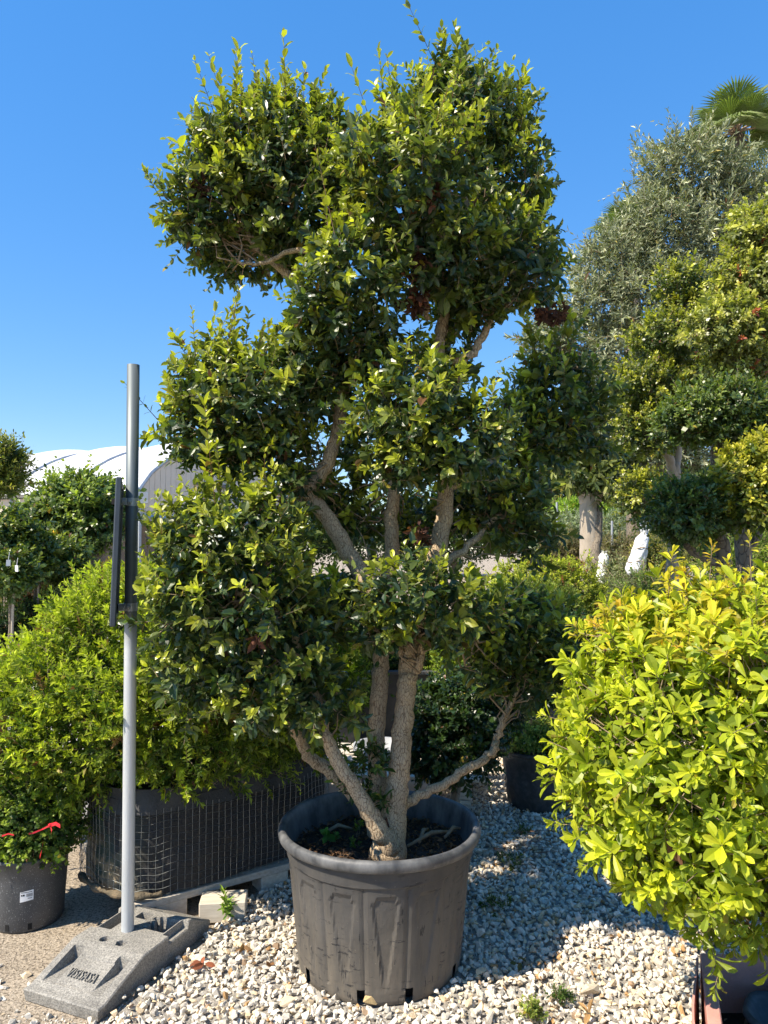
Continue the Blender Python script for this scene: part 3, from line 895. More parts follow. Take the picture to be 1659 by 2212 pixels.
# fan palms behind the olive
M['palm'] = leaf_mat('palm_frond', rough=.45, trans=.25, spec=.4)
def fan_palm(label, ctr, frad, n, seed, trunk_r=.16):
    g = np.random.default_rng(seed)
    root = empty('fan_palm', (ctr[0], ctr[1], 0), label, 'palm', 'fan palms')
    wood('trunk', [(ctr[0], ctr[1], 0, trunk_r * 1.2), (ctr[0] + .05, ctr[1], ctr[2] * .5, trunk_r), (ctr[0], ctr[1], ctr[2] - .1, trunk_r)], M['bark_grey'], root, 10)
    for k in range(n):
        az = 2.39996 * k + g.normal(0, .2); el = R(75 - 105 * (k / n) + g.normal(0, 6))
        d = np.array((math.cos(az) * math.cos(el), math.sin(az) * math.cos(el), math.sin(el)))
        pet = frad * g.uniform(.55, .8)
        hub = ctr + d * pet + np.array((0, 0, -.05 * pet))
        side = norm(np.cross(d, (0, 0, 1.0))[None])[0]
        nrm_ = np.cross(side, d)
        V, F, CO = [], [], []
        segs = 38
        dead = el < R(-22)
        for s in range(segs):
            a = R(-125 + 250 * s / (segs - 1))
            dd = d * math.cos(a) + side * math.sin(a)
            ln = frad * (.72 + .28 * math.cos(a)) * g.uniform(.93, 1.05)
            wv = norm(np.cross(dd, nrm_)[None])[0] * .030 * frad
            m1 = hub + dd * ln * .6 + nrm_ * .02
            tip_ = hub + dd * ln + np.array((0, 0, -.16 * ln)) - nrm_ * .05 * ln
            b0 = len(V)
            V += [hub, m1 - wv, m1 + nrm_ * .03 * frad, m1 + wv, tip_]
            F += [(b0, b0 + 1, b0 + 2), (b0, b0 + 2, b0 + 3), (b0 + 1, b0 + 4, b0 + 2), (b0 + 2, b0 + 4, b0 + 3)]
            cc = np.array((.22, .15, .06)) if dead else np.array((.16, .22, .07)) * g.uniform(.8, 1.3)
            CO += [cc, cc, cc, cc, cc * .5 + np.array((.12, .10, .04))]
        fr = link('frond', mesh_np('frond', np.array(V), [np.array(F)], False, np.array(CO)), M['palm'], root)
        MB().tube([ctr, ctr + d * pet * .5, hub], [.03, .022, .015], 5).build('petiole', M['twig'], fr)
fan_palm('tall fan palm rising above the olive tree at the right', P(1590, 285, 14.0), .66, 22, 3)
fan_palm('lower fan palm half hidden behind the olive crown', P(1360, 515, 13.0), .55, 20, 8)

# ------------------------------------------------------------------ middle distance
def simple_pot(name, label, c, rt, rb, h, mat, cat='pot', group=None, soil=.04, rim=.02, ribs=0):
    """black nursery pot: body with rolled rim, soil disc"""
    root = empty(name, (c[0], c[1], c[2]), label, cat, group)
    n = 64
    prof = [(.001, .004), (rb - .012, .0), (rb, .01), (rb + (rt - rb) * .5, h * .5), (rt - rim * .6, h - .075), (rt - rim * .6 + .004, h - .07), (rt - rim * .4, h - .03)]
    mb = MB(); mb.lathe(prof, c, n)
    if ribs:
        for i, (x, y, z) in enumerate(mb.v):
            row = i // n
            if 2 <= row <= 4:
                a = 2 * math.pi * (i % n) / n
                q = .006 * (1 if math.sin(a * ribs) > .4 else 0)
                dx, dy = x - c[0], y - c[1]; r_ = math.hypot(dx, dy)
                mb.v[i] = (c[0] + dx * (1 - q / r_), c[1] + dy * (1 - q / r_), z)
    mb.build('body', mat, root, True)
    MB().lathe([(rt - rim * .4, h - .03), (rt, h - .026), (rt + .004, h - .014), (rt, h - .002), (rt - .008, h), (rt - .016, h - .004), (rt - .02, h - .03), (rt - .03, h - soil - .03)], c, n).build('rim', mat, root, True)
    v = MB(); g = np.random.default_rng(3)
    rings = [0, .4, .75, 1]
    pts = [(c[0], c[1], c[2] + h - soil)]
    f = []
    for i, q in enumerate(rings[1:]):
        for k in range(24):
            a = 2 * math.pi * k / 24
            pts.append((c[0] + math.cos(a) * q * (rt - .022), c[1] + math.sin(a) * q * (rt - .022), c[2] + h - soil + g.normal(0, .006)))
    for k in range(24): f.append((0, 1 + k, 1 + (k + 1) % 24))
    for i in range(2):
        for k in range(24):
            a0 = 1 + i * 24
            f.append((a0 + k, a0 + 24 + k, a0 + 24 + (k + 1) % 24, a0 + (k + 1) % 24))
    v.add(pts, f).build('soil', M['soil'], root, True)
    return root
M['soil'] = basic('potting_soil', (.055, .038, .026), (.025, .018, .013), 35, .95, 1.0, 60, dist=.02)
M['dusty_black'] = basic('dusty_black_plastic', (.045, .047, .050), (.10, .10, .10), 30, .55, .15, 150, contrast=(.45, .75))

bx_old, bx_young = (.035, .075, .014), (.30, .40, .045)
# clipped box balls behind, right of the trunks
for i, (px, py, d, rx, ry, lb, o_, y_) in enumerate([
        (1180, 1285, 6.0, 118, 78, 'rounded box bush with reddish tips behind the right of the main tree', (.12, .16, .03), (.60, .62, .07)),
        (1150, 1335, 5.3, 105, 70, 'smaller rounded box bush in front of the larger one', (.05, .08, .02), (.24, .30, .05)),
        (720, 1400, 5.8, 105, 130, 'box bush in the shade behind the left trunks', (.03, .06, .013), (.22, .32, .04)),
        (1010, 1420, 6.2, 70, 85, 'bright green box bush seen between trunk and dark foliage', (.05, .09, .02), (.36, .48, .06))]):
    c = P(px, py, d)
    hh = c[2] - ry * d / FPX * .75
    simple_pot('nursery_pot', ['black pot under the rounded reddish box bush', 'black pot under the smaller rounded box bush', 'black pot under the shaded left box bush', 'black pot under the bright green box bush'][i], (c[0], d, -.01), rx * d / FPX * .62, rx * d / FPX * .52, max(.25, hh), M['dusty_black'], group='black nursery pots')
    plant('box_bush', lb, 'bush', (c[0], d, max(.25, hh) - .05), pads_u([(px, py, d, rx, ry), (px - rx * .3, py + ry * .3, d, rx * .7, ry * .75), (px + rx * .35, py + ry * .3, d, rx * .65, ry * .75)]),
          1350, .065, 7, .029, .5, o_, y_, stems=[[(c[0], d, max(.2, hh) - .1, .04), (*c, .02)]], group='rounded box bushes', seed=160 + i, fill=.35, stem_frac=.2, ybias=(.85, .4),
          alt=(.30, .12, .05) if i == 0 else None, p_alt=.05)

# cloud-pruned topiary trees at the right
tp_old, tp_young = (.070, .105, .024), (.50, .49, .045)
T1 = pads_u([(a_, b_, c_, x_ * .9, y_ * .88) for (a_, b_, c_, x_, y_) in [(1475, 625, 5.6, 62, 52), (1500, 690, 5.6, 60, 60), (1440, 740, 5.5, 80, 60), (1395, 840, 5.4, 75, 62), (1450, 860, 5.6, 70, 70), (1400, 935, 5.4, 82, 60), (1385, 1075, 5.3, 52, 55), (1500, 780, 5.8, 60, 60)]])
t1b = P(1452, 1230, 5.5)
plant('topiary_tree', 'cloud-pruned tree with bright yellow-green shoots in front of the olive', 'tree', (t1b[0], 5.5), T1, 1900, .080, 6, .037, .45, tp_old, tp_young, kind='hex', mat='leaf',
      stems=[[(t1b[0], 5.5, 0, .05), (*t1b, .045), (*P(1462, 1080, 5.5), .04), (*P(1458, 1000, 5.5), .035)],
             [(*P(1458, 1030, 5.5), .035), (*P(1440, 980, 5.45), .03), (*P(1405, 950, 5.4), .025), (*P(1385, 900, 5.4), .015)],
             [(*P(1458, 1030, 5.5), .035), (*P(1470, 900, 5.6), .03), (*P(1475, 760, 5.6), .02), (*P(1478, 640, 5.6), .012)],
             [(*P(1460, 1130, 5.5), .02), (*P(1420, 1100, 5.4), .018), (*P(1390, 1080, 5.3), .012)]], twigs=9, twig_r=.007, seed=180, depth=(.88, 1.0), fill=.5, ybias=(.5, .5), bark='bark_smooth')
T2 = pads_u([(a_, b_, c_, x_ * .9, y_ * .88) for (a_, b_, c_, x_, y_) in [(1640, 520, 4.7, 70, 70), (1620, 620, 4.7, 75, 75), (1575, 715, 4.6, 85, 70), (1650, 740, 4.8, 80, 80), (1600, 790, 4.7, 75, 50), (1690, 600, 4.8, 80, 100)]])
t2b = P(1605, 1225, 4.6)
plant('topiary_tree', 'big pale yellow-green cloud-pruned tree at the right picture edge', 'tree', (t2b[0], 4.6), T2, 2150, .075, 6, .037, .45, (.17, .20, .06), (.58, .56, .10), kind='hex', mat='leaf',
      stems=[[(t2b[0], 4.6, 0, .06), (*P(1608, 1210, 4.6), .05), (*P(1590, 1120, 4.6), .042), (*P(1560, 1040, 4.6), .04), (*P(1548, 960, 4.6), .036), (*P(1565, 860, 4.65), .03), (*P(1590, 780, 4.7), .024), (*P(1620, 640, 4.7), .014)],
             [(*P(1600, 800, 4.7), .03), (*P(1570, 760, 4.6), .028), (*P(1585, 700, 4.6), .012)],
             [(*P(1605, 1200, 4.6), .03), (*P(1640, 1150, 4.6), .022), (*P(1655, 1080, 4.6), .014)]], twigs=10, twig_r=.006, seed=181, depth=(.88, 1.0), fill=.5, ybias=(.55, .4), bark='bark_grey', alt=(.45, .12, .06), p_alt=.015)
T3 = pads_u([(a_, b_, c_, x_ * .9, y_ * .88) for (a_, b_, c_, x_, y_) in [(1555, 895, 4.3, 105, 66), (1620, 915, 4.4, 80, 60), (1480, 915, 4.3, 55, 45), (1485, 1108, 4.1, 75, 70), (1535, 1100, 4.2, 60, 62)]])
t3b = P(1560, 1235, 4.2)
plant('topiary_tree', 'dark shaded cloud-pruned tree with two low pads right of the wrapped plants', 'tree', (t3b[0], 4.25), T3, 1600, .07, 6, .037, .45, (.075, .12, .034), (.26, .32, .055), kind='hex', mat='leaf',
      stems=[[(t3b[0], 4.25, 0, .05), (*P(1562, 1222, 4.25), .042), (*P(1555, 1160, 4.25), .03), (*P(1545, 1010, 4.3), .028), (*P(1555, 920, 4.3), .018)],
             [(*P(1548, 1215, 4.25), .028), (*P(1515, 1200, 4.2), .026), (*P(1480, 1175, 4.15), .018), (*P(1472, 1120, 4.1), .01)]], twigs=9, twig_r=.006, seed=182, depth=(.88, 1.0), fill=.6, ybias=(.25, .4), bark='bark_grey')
T4 = pads_u([(1640, 1030, 4.0, 70, 65), (1680, 1000, 4.0, 60, 60), (1620, 1090, 4.0, 50, 45)])
t4b = P(1690, 1230, 4.0)
plant('topiary_tree', 'small bright yellow topiary pad at the right edge above the yellow bush', 'tree', (t4b[0], 4.0), T4, 650, .075, 6, .042, .45, (.10, .15, .03), (.60, .54, .05), kind='hex', mat='leaf',
      stems=[[(t4b[0], 4.0, 0, .04), (*P(1690, 1180, 4.0), .03), (*P(1660, 1050, 4.0), .015)]], twigs=9, twig_r=.005, seed=183, fill=.6, ybias=(.6, .5))

# things seen between the trunks
M['weathered'] = basic('weathered_wood', (.55, .50, .42), (.40, .35, .28), 7, .9, .5, 40, stretch=(1, 12, 12), dist=.004)
M['pale_wood'] = basic('pale_timber', (.62, .56, .46), (.48, .42, .33), 6, .9, .4, 50, stretch=(1, 10, 10), dist=.003)
def crate_stage():
    a = G(640, 1668, .22)
    root = empty('pallet', (a[0] + .45, 4.75, 0), 'pale wooden pallet seen behind the tree trunks', 'pallet')
    for k in range(5):
        MB().box((-.03 + .02 * k, 4.6 + k * .15, .22), (1.3, .11, .022), -.12).build('plank', M['pale_wood'], root, False, .003)
    for xx in (-.58, -.03, .52):
        MB().box((xx, 4.92, .145), (.10, .78, .11), -.12).build('block', M['pale_wood'], root, False, .003)
        MB().box((xx, 4.92, .075), (.10, .80, .022), -.12).build('skid', M['pale_wood'], root, False, .002)
    for xx in (-.58, -.03, .52):
        MB().box((xx, 4.95, .03), (.12, .7, .06), -.12).build('foot_block', M['pale_wood'], root, False, .002)
crate_stage()
c = P(825, 1640, 5.0)
M['grey_tub'] = basic('grey_tub', (.34, .35, .36), (.27, .28, .29), 8, .6)
mb = MB(); mb.lathe([(.001, 0), (.13, 0), (.18, .26), (.195, .26), (.195, .30), (.17, .30), (.16, .24), (.001, .24)], (c[0], 5.0, .0), 36)
tag(mb.build('tub', M['grey_tub'], None, True), 'pale grey plastic tub behind the two upright trunks', 'tub')
c = P(900, 1540, 6.6)
root = empty('planter_box', (c[0], 6.6, 0), 'big black square planter in the shade behind the trunks', 'planter')
for (dx, dy, sx, sy) in ((0, -.45, 1.0, .03), (0, .45, 1.0, .03), (-.485, 0, .03, .87), (.485, 0, .03, .87)):
    MB().box((c[0] + dx, 6.6 + dy, .28), (sx, sy, .58)).build('side_panel', M['black_plastic'], root, False, .004)
for (dx, dy, sx, sy) in ((0, -.47, 1.06, .06), (0, .47, 1.06, .06), (-.5, 0, .06, .88), (.5, 0, .06, .88)):
    MB().box((c[0] + dx, 6.6 + dy, .585), (sx, sy, .03)).build('rim', M['dusty_black'], root, False, .004)
MB().box((c[0], 6.6, .27), (.93, .86, .52)).build('soil', M['soil'], root)
pb = pads_u([(900, 1425, 6.6, 110, 60), (840, 1440, 6.6, 70, 45), (970, 1440, 6.6, 70, 45)])
plant('bush', 'dark bush growing in the black square planter', 'bush', (c[0], 6.6, .5), pb, 900, .08, 6, .04, .45, (.02, .045, .014), (.10, .15, .03), seed=190, stems=[[(c[0], 6.6, .4, .04), (*P(900, 1440, 6.6), .02)]])
# dark shrub right behind the pot
db = pads_u([(975, 1560, 4.2, 80, 75), (1010, 1520, 4.2, 65, 65), (950, 1630, 4.1, 70, 55), (1030, 1600, 4.15, 55, 60), (1075, 1520, 4.4, 50, 60)])
c = P(985, 1600, 4.2)
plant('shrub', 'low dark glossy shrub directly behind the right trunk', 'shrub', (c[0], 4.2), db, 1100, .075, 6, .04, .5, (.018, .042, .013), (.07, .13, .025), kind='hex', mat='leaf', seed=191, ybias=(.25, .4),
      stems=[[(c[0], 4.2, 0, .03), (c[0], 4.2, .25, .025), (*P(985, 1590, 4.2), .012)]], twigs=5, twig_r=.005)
wood('branch', WU([(905, 1660, 4.05, 5), (940, 1658, 4.05, 6), (985, 1665, 4.0, 5), (1010, 1650, 4.0, 4)]), M['bark'], None, 8)
o = C.objects[-1]; tag(o, 'bare tan branch lying across the dark shrub', 'branch')

# black pot at the right with weeds and a stem
pc = G(1160, 1735); pc = np.array((pc[0] + .015, 4.72, -.005))
simple_pot('nursery_pot', 'black ribbed pot with weeds right of the main pot', pc, .245, .20, .37, M['dusty_black'], group='black nursery pots', ribs=14)
sm = pads_u([(1215, 1400, 4.75, 60, 60), (1190, 1480, 4.75, 50, 45)])
plant('shrub', 'dark shrub growing from the black ribbed pot', 'shrub', (pc[0] + .05, 4.75, .3), sm, 700, .07, 6, .042, .45, (.018, .045, .014), (.08, .14, .03), kind='hex', mat='leaf', seed=195,
      stems=[[(pc[0] + .05, 4.75, .28, .022), (pc[0] + .06, 4.75, .6, .02), (*P(1205, 1440, 4.75), .012)]], twigs=8, twig_r=.005, ybias=(.25, .4))
wp = pads_u([(1125, 1598, 4.62, 42, 22), (1165, 1590, 4.7, 40, 20), (1205, 1600, 4.6, 30, 18)])
plant('weed', 'pale green weeds filling the black ribbed pot', 'weed', (pc[0], 4.7, .3), wp, 500, .06, 6, .022, .6, (.16, .25, .05), (.52, .55, .14), kind='hex', seed=196, fill=.5,
      stems=[[(pc[0] - .08, 4.65, .32, .004), (pc[0] - .08, 4.65, .40, .002)]])

# ------------------------------------------------------------------ big box bush in its wire basket on a board
brd_a, brd_b = G(292, 1957, .10), G(642, 1861, .10)
bd = norm((brd_b - brd_a)[None])[0]; bn = np.array((-bd[1], bd[0], 0))
root = empty('wooden_pallet', tuple(brd_a * np.array((1, 1, 0))), 'weathered wooden pallet under the wire-wrapped planter', 'pallet')
yaw = math.atan2(bd[1], bd[0])
for k in range(8):
    ctr = brd_a + bd * (.62 + (.0, .02, -.03, .01, .02, -.02, 0, .01)[k]) + bn * (.075 + k * .152) + np.array((0, 0, -.016))
    MB().box(ctr, (1.26, .147, .032), yaw).build('plank', M['weathered'], root, False, .003)
for s in (.16, .66, 1.15):
    for k in (.06, .58, 1.12):
        ctr = brd_a + bd * s + bn * k
        MB().box((ctr[0], ctr[1], .036), (.14, .11, .088), yaw).build('block', M['pale_wood'], root, False, .003)
blk = G(470, 1985)
MB().box((blk[0] + .02, blk[1] + .03, .04), (.20, .12, .085), yaw - .5).build('block', M['pale_wood'], root, False, .004)

foot = np.array((bn * .085 + bd * .03)[:2]) + np.array([(-1.385, 3.40), (-1.22, 3.205), (-1.03, 3.14), (-.84, 3.22), (-.62, 3.40), (-.39, 3.60), (-.28, 3.86), (-.36, 4.18), (-.75, 4.42), (-1.1, 4.42), (-1.38, 4.15), (-1.46, 3.75)])
def closed(pts, n=10):
    p = np.array(pts); m = len(p); out = []
    for i in range(m):
        p0, p1, p2, p3 = p[i - 1], p[i], p[(i + 1) % m], p[(i + 2) % m]
        for k in range(n):
            t = k / n
            out.append(.5 * (2 * p1 + (p2 - p0) * t + (2 * p0 - 5 * p1 + 4 * p2 - p3) * t * t + (3 * p1 - p0 - 3 * p2 + p3) * t ** 3))
    return np.array(out)
ring = closed(foot, 10)
PZ0, PZ1 = .112, .53
pctr = ring.mean(0)
def liner_mat():
    m, nt, B, N, L = new_mat('black_liner_cloth')
    v = coords(N, L)
    a = ramp(N, L, noise(N, L, v, 5, 6), [(.3, (.013, .013, .014)), (.7, (.030, .029, .029))])
    geo = N.new('ShaderNodeSeparateXYZ'); L.new(v, geo.inputs[0])
    mr = N.new('ShaderNodeMapRange'); mr.inputs[1].default_value = -1.02; mr.inputs[2].default_value = -1.2; L.new(geo.outputs[0], mr.inputs[0])
    gn = N.new('ShaderNodeMath'); gn.operation = 'MULTIPLY'; L.new(mr.outputs[0], gn.inputs[0]); L.new(ramp(N, L, noise(N, L, v, 7, 4), [(.40, 0.0), (.5, 1.0)]), gn.inputs[1])
    c = mixc(N, L, gn.outputs[0], a, (.030, .055, .046))
    mz = N.new('ShaderNodeMapRange'); mz.inputs[1].default_value = .36; mz.inputs[2].default_value = .16; L.new(geo.outputs[2], mz.inputs[0])
    st = N.new('ShaderNodeMath'); st.operation = 'MULTIPLY'; L.new(mz.outputs[0], st.inputs[0])
    n2 = N.new('ShaderNodeMath'); n2.operation = 'MULTIPLY'; L.new(ramp(N, L, noise(N, L, v, 12, 5), [(.45, 0.0), (.6, 1.0)]), n2.inputs[0]); L.new(mr.outputs[0], n2.inputs[1])
    L.new(n2.outputs[0], st.inputs[1])
    c = mixc(N, L, st.outputs[0], c, (.30, .23, .14))
    L.new(c, B.inputs['Base Color']); B.inputs['Roughness'].default_value = .8
    bump(N, L, noise(N, L, v, 9, 5), .8, .02, B)
    return m
M['liner'] = liner_mat()
root = empty('wire_planter', (pctr[0], pctr[1], .11), 'large black cloth planter wrapped in wire mesh, under the box bush', 'planter')
def ring_wall(off0, z0, off1, z1, nz, mat, name, wob=0.0, seed=0):
    g = np.random.default_rng(seed); v, f = [], []; m = len(ring)
    for i in range(nz + 1):
        t = i / nz
        for k, p in enumerate(ring):
            o = off0 + (off1 - off0) * t + wob * (math.sin(k * .9 + i * .7) * .5 + math.sin(k * .33 - i * 1.3 + 2)) + g.normal(0, wob * .15)
            dr = (p - pctr) / np.linalg.norm(p - pctr)
            v.append((*(p + dr * o), z0 + (z1 - z0) * t))
    for i in range(nz):
        for k in range(m):
            f.append((i * m + k, i * m + (k + 1) % m, (i + 1) * m + (k + 1) % m, (i + 1) * m + k))
    return MB().add(v, f).build(name, mat, root, True)
ring_wall(-.022, PZ0, -.022, PZ1 - .02, 10, M['liner'], 'cloth_liner', .006, 1)
M['collar'] = basic('collar_cloth', (.045, .044, .043), (.065, .063, .06), 12, .85, .5, 50, dist=.008)
ring_wall(.000, PZ1 - .065, -.03, PZ1 + .035, 3, M['collar'], 'folded_collar', .006, 2)
v = [(*(pctr + (p - pctr) * .97), PZ1 - .01) for p in ring]
MB().add(v, [tuple(range(len(v)))]).build('soil', M['soil'], root)
M['wire'] = basic('wire', (.24, .25, .24), (.17, .18, .175), 20, .45, metallic=.7)
mb = MB()
def wpt(q, z, o=.006):
    m = len(ring); i = int(q) % m; fr = q - int(q); p = ring[i] * (1 - fr) + ring[(i + 1) % m] * fr
    dr = (p - pctr) / np.linalg.norm(p - pctr)
    s = .006 * math.sin(z * 23 + q * .35) + .004 * math.sin(q * .8)
    return (*(p + dr * (o + s * .5)), z + .006 * math.sin(q * .27) + .004 * math.sin(q * .9 + z * 9))
per = np.concatenate(([0], np.cumsum(np.linalg.norm(np.diff(np.vstack([ring, ring[:1]]), axis=0), axis=1))))
nw = int(per[-1] / .031)
for k in range(nw):
    q = np.interp(per[-1] * k / nw, per, np.arange(len(per)))
    mb.tube([wpt(q, z) for z in np.linspace(PZ0, PZ1 - .045, 7)], .0011, 3, False)
for z in np.arange(PZ0 + .008, PZ1 - .05, .031):
    mb.tube([wpt(q, z, .0075) for q in np.linspace(0, len(ring), 150)], .0011, 3, False)
mb.build('wire_mesh', M['wire'], root)
M['sack'] = basic('earthy_sack', (.20, .15, .09), (.09, .075, .05), 14, .95, 1.0, 30, dist=.02)
pts = [(*(p + (p - pctr) / np.linalg.norm(p - pctr) * .012), PZ0 + .018) for p in ring[2:26]]
MB().tube(pts, [.013 + .006 * math.sin(i * 1.1) for i in range(len(pts))], 8).build('slumped_cloth', M['sack'], root, True)

bp = [(np.array((-1.02, 3.76, .96)), np.array((.84, .76, .56))), (np.array((-1.42, 3.64, .80)), np.array((.52, .52, .40))), (np.array((-.58, 3.74, .98)), np.array((.44, .50, .36))),
      (np.array((-1.0, 3.46, .86)), np.array((.56, .42, .26))), (np.array((-1.50, 3.38, .72)), np.array((.36, .30, .26))), (np.array((-.62, 3.52, .92)), np.array((.36, .32, .22))), (np.array((-.90, 3.85, 1.14)), np.array((.50, .5, .42))),
      (np.array((-1.25, 3.8, 1.05)), np.array((.5, .5, .42)))]
plant('box_bush', 'huge spreading light green box bush behind the sign post', 'bush', (pctr[0], pctr[1], .5), bp, 6000, .082, 8, .028, .42, (.070, .125, .018), (.52, .58, .050), kind='fold', seed=210,
      stems=[[(pctr[0], pctr[1], .45, .06), (pctr[0], pctr[1], .9, .04), (pctr[0], pctr[1], 1.3, .02)]], fill=.35, up=.35, twigs=10, twig_r=.008, stem_r=.0012, stem_frac=.5, spread=.5,
      alt=(.20, .11, .045), p_alt=.022, ybias=(.62, .5), tip=.9, angle=(60, 25))

# ------------------------------------------------------------------ small pot at the left edge
sp_ = np.array((-1.575, 3.32, -.012))
M['speckled'] = (lambda: None)()
def speckled():
    m, nt, B, N, L = new_mat('speckled_black_plastic')
    v = coords(N, L)
    a = ramp(N, L, noise(N, L, v, 9, 4), [(.3, (.040, .043, .047)), (.7, (.070, .073, .077))])
    s = ramp(N, L, noise(N, L, v, 260, 2, .5), [(.63, 0.0), (.72, 1.0)])
    L.new(mixc(N, L, s, a, (.30, .31, .32)), B.inputs['Base Color'])
    B.inputs['Roughness'].default_value = .5
    return m
M['speckled'] = speckled()
root = empty('nursery_pot', tuple(sp_), 'small dark grey pot with white price sticker at the left edge', 'pot', 'black nursery pots')
n = 72
mb = MB(); mb.lathe([(.001, .004), (.139, .0), (.145, .012), (.150, .10), (.156, .20), (.160, .288), (.164, .290), (.164, .304), (.158, .306), (.153, .30), (.150, .24), (.001, .245)], tuple(sp_), n)
# square drain holes in the wall
holes = [252, 256, 286, 290]
keep = []
for f in mb.f:
    cx = sum(mb.v[i][0] for i in f) / len(f) - sp_[0]; cyy = sum(mb.v[i][1] for i in f) / len(f) - sp_[1]; cz = sum(mb.v[i][2] for i in f) / len(f) - sp_[2]
    an = math.degrees(math.atan2(cyy, cx)) % 360
    keep.append(f)
mb.f = keep
mb.build('body', M['speckled'], root, True)
M['hole'] = basic('dark_opening', (.006, .006, .006), (.004, .004, .004), 5, .95)
for adeg in (262, 298):
    a = R(adeg)
    p_ = sp_ + np.array((math.cos(a) * .1455, math.sin(a) * .1455, .028))
    MB().box(p_, (.016, .004, .026), a + math.pi / 2).build('drain_hole', M['hole'], root)
a = R(292)
def curved_patch(c, r, a0, a1, z0, z1, nn=8, tilt=0.0):
    v, f = [], []
    for i in range(nn + 1):
        an = a0 + (a1 - a0) * i / nn; sh = tilt * (i / nn - .5)
        for z in (z0 + sh, z1 + sh):
            v.append((c[0] + r * math.cos(an), c[1] + r * math.sin(an), z))
    for i in range(nn):
        f.append((2 * i, 2 * i + 2, 2 * i + 3, 2 * i + 1))
    return v, f
stk = MB().add(*curved_patch(sp_, .1572, R(283), R(302), .128, .170, 8, .006)).build('price_sticker', M['tag_white'], root, True)
M['ink'] = basic('black_ink', (.015, .015, .015), (.02, .02, .02), 5, .7)
ink = MB()
g = np.random.default_rng(5)
x_ = 292.0
while x_ < 300.5:
    w_ = g.uniform(.25, .7)
    ink.add(*curved_patch(sp_, .1577, R(x_), R(x_ + w_), .146, .159, 1)); x_ += w_ + g.uniform(.25, .55)
ink.add(*curved_patch(sp_, .1577, R(284.5), R(300), .1635, .1660, 4))
ink.add(*curved_patch(sp_, .1577, R(284.5), R(286.2), .150, .157, 1)); ink.add(*curved_patch(sp_, .1577, R(286.8), R(289.6), .150, .157, 1))
ink.add(*curved_patch(sp_, .1577, R(294), R(300), .138, .1405, 3))
ink.build('printed_barcode', M['ink'], stk)
cb = pads_u([(60, 1745, 3.33, 95, 75), (110, 1790, 3.3, 55, 55), (15, 1780, 3.3, 55, 60), (80, 1690, 3.38, 80, 50), (60, 1820, 3.26, 72, 35)])
plant('box_bush', 'small round-leaved box bush in the grey pot at the left edge', 'bush', (sp_[0], sp_[1], .24), cb, 1050, .06, 7, .023, .6, (.045, .09, .018), (.36, .46, .05), kind='hex', seed=220,
      stems=[[(sp_[0], sp_[1], .22, .02), (sp_[0], sp_[1], .5, .012)]], fill=.4, twigs=6, twig_r=.004, ybias=(.45, .5), angle=(70, 40))
# red ribbon tied round it
M['ribbon'] = basic('red_ribbon', (.62, .02, .03), (.45, .02, .03), 12, .35)
root = empty('red_ribbon', tuple(P(115, 1785, 3.05)), 'red plastic ribbon tied round the small box bush', 'ribbon')
def strip(pts, w, name):
    v, f = [], []
    for i, p_ in enumerate(pts):
        wv = np.array((.15, .1, 1.0)) * w / 2 if i % 2 else np.array((-.1, .15, 1.0)) * w / 2
        v += [np.array(p_) - wv, np.array(p_) + wv]
    for i in range(len(pts) - 1): f.append((2 * i, 2 * i + 2, 2 * i + 3, 2 * i + 1))
    return MB().add(v, f).build(name, M['ribbon'], root)
kn = P(108, 1783, 3.02)
MB().box(kn, (.014, .014, .016), .4, .3).build('knot', M['ribbon'], root, False, .004)
strip([kn, P(120, 1779, 3.0), P(130, 1785, 2.99)], .014, 'tail')
strip([kn, P(112, 1795, 3.0), P(111, 1800, 3.0)], .010, 'tail')
strip([kn, P(90, 1792, 3.05), P(70, 1800, 3.04), P(62, 1801, 3.03)], .007, 'band')
strip([P(30, 1804, 3.0), P(18, 1801, 3.0), P(4, 1806, 3.0)], .006, 'band')
strip([P(93, 1818, 3.06), P(90, 1838, 3.05), P(86, 1852, 3.07)], .014, 'tail')

# ------------------------------------------------------------------ sign stand
def base_mat():
    m, nt, B, N, L = new_mat('recycled_plastic_block')
    v = coords(N, L)
    a = ramp(N, L, noise(N, L, v, 7, 6), [(.3, (.21, .20, .18)), (.7, (.31, .295, .265))])
    s = ramp(N, L, noise(N, L, v, 170, 3, .7), [(.35, (.55, .55, .55)), (.5, (1, 1, 1)), (.68, (1.5, 1.48, 1.42))])
    L.new(mixc(N, L, 1.0, a, s, 'MULTIPLY'), B.inputs['Base Color'])
    B.inputs['Roughness'].default_value = .9; B.inputs['Specular IOR Level'].default_value = .2
    bump(N, L, noise(N, L, v, 180, 4), .7, .004, B)
    return m
M['base'] = base_mat()
M['galv'] = basic('galvanised_pole', (.58, .60, .61), (.46, .49, .50), 5, .50, .25, 70, metallic=.45, stretch=(1, 1, .12), dist=.002)
def pole_mat():
    m, nt, B, N, L = new_mat('galvanised_tube')
    v = coords(N, L); vz = coords(N, L, (1, 1, .10))
    sx = N.new('ShaderNodeSeparateXYZ'); L.new(v, sx.inputs[0])
    low = ramp(N, L, noise(N, L, vz, 22, 6), [(.3, (.62, .64, .65)), (.7, (.46, .49, .50))])
    top = ramp(N, L, noise(N, L, vz, 22, 6), [(.3, (.16, .185, .19)), (.7, (.105, .125, .13))])
    mr = N.new('ShaderNodeMapRange'); mr.inputs[1].default_value = 1.22; mr.inputs[2].default_value = 1.34; L.new(sx.outputs[2], mr.inputs[0])  # tube colour blends to a darker tone on its upper part
    L.new(mixc(N, L, mr.outputs[0], low, top), B.inputs['Base Color'])
    B.inputs['Metallic'].default_value = .35; B.inputs['Roughness'].default_value = .5
    bump(N, L, noise(N, L, vz, 60, 4), .25, .002, B)
    return m
M['pole'] = pole_mat()
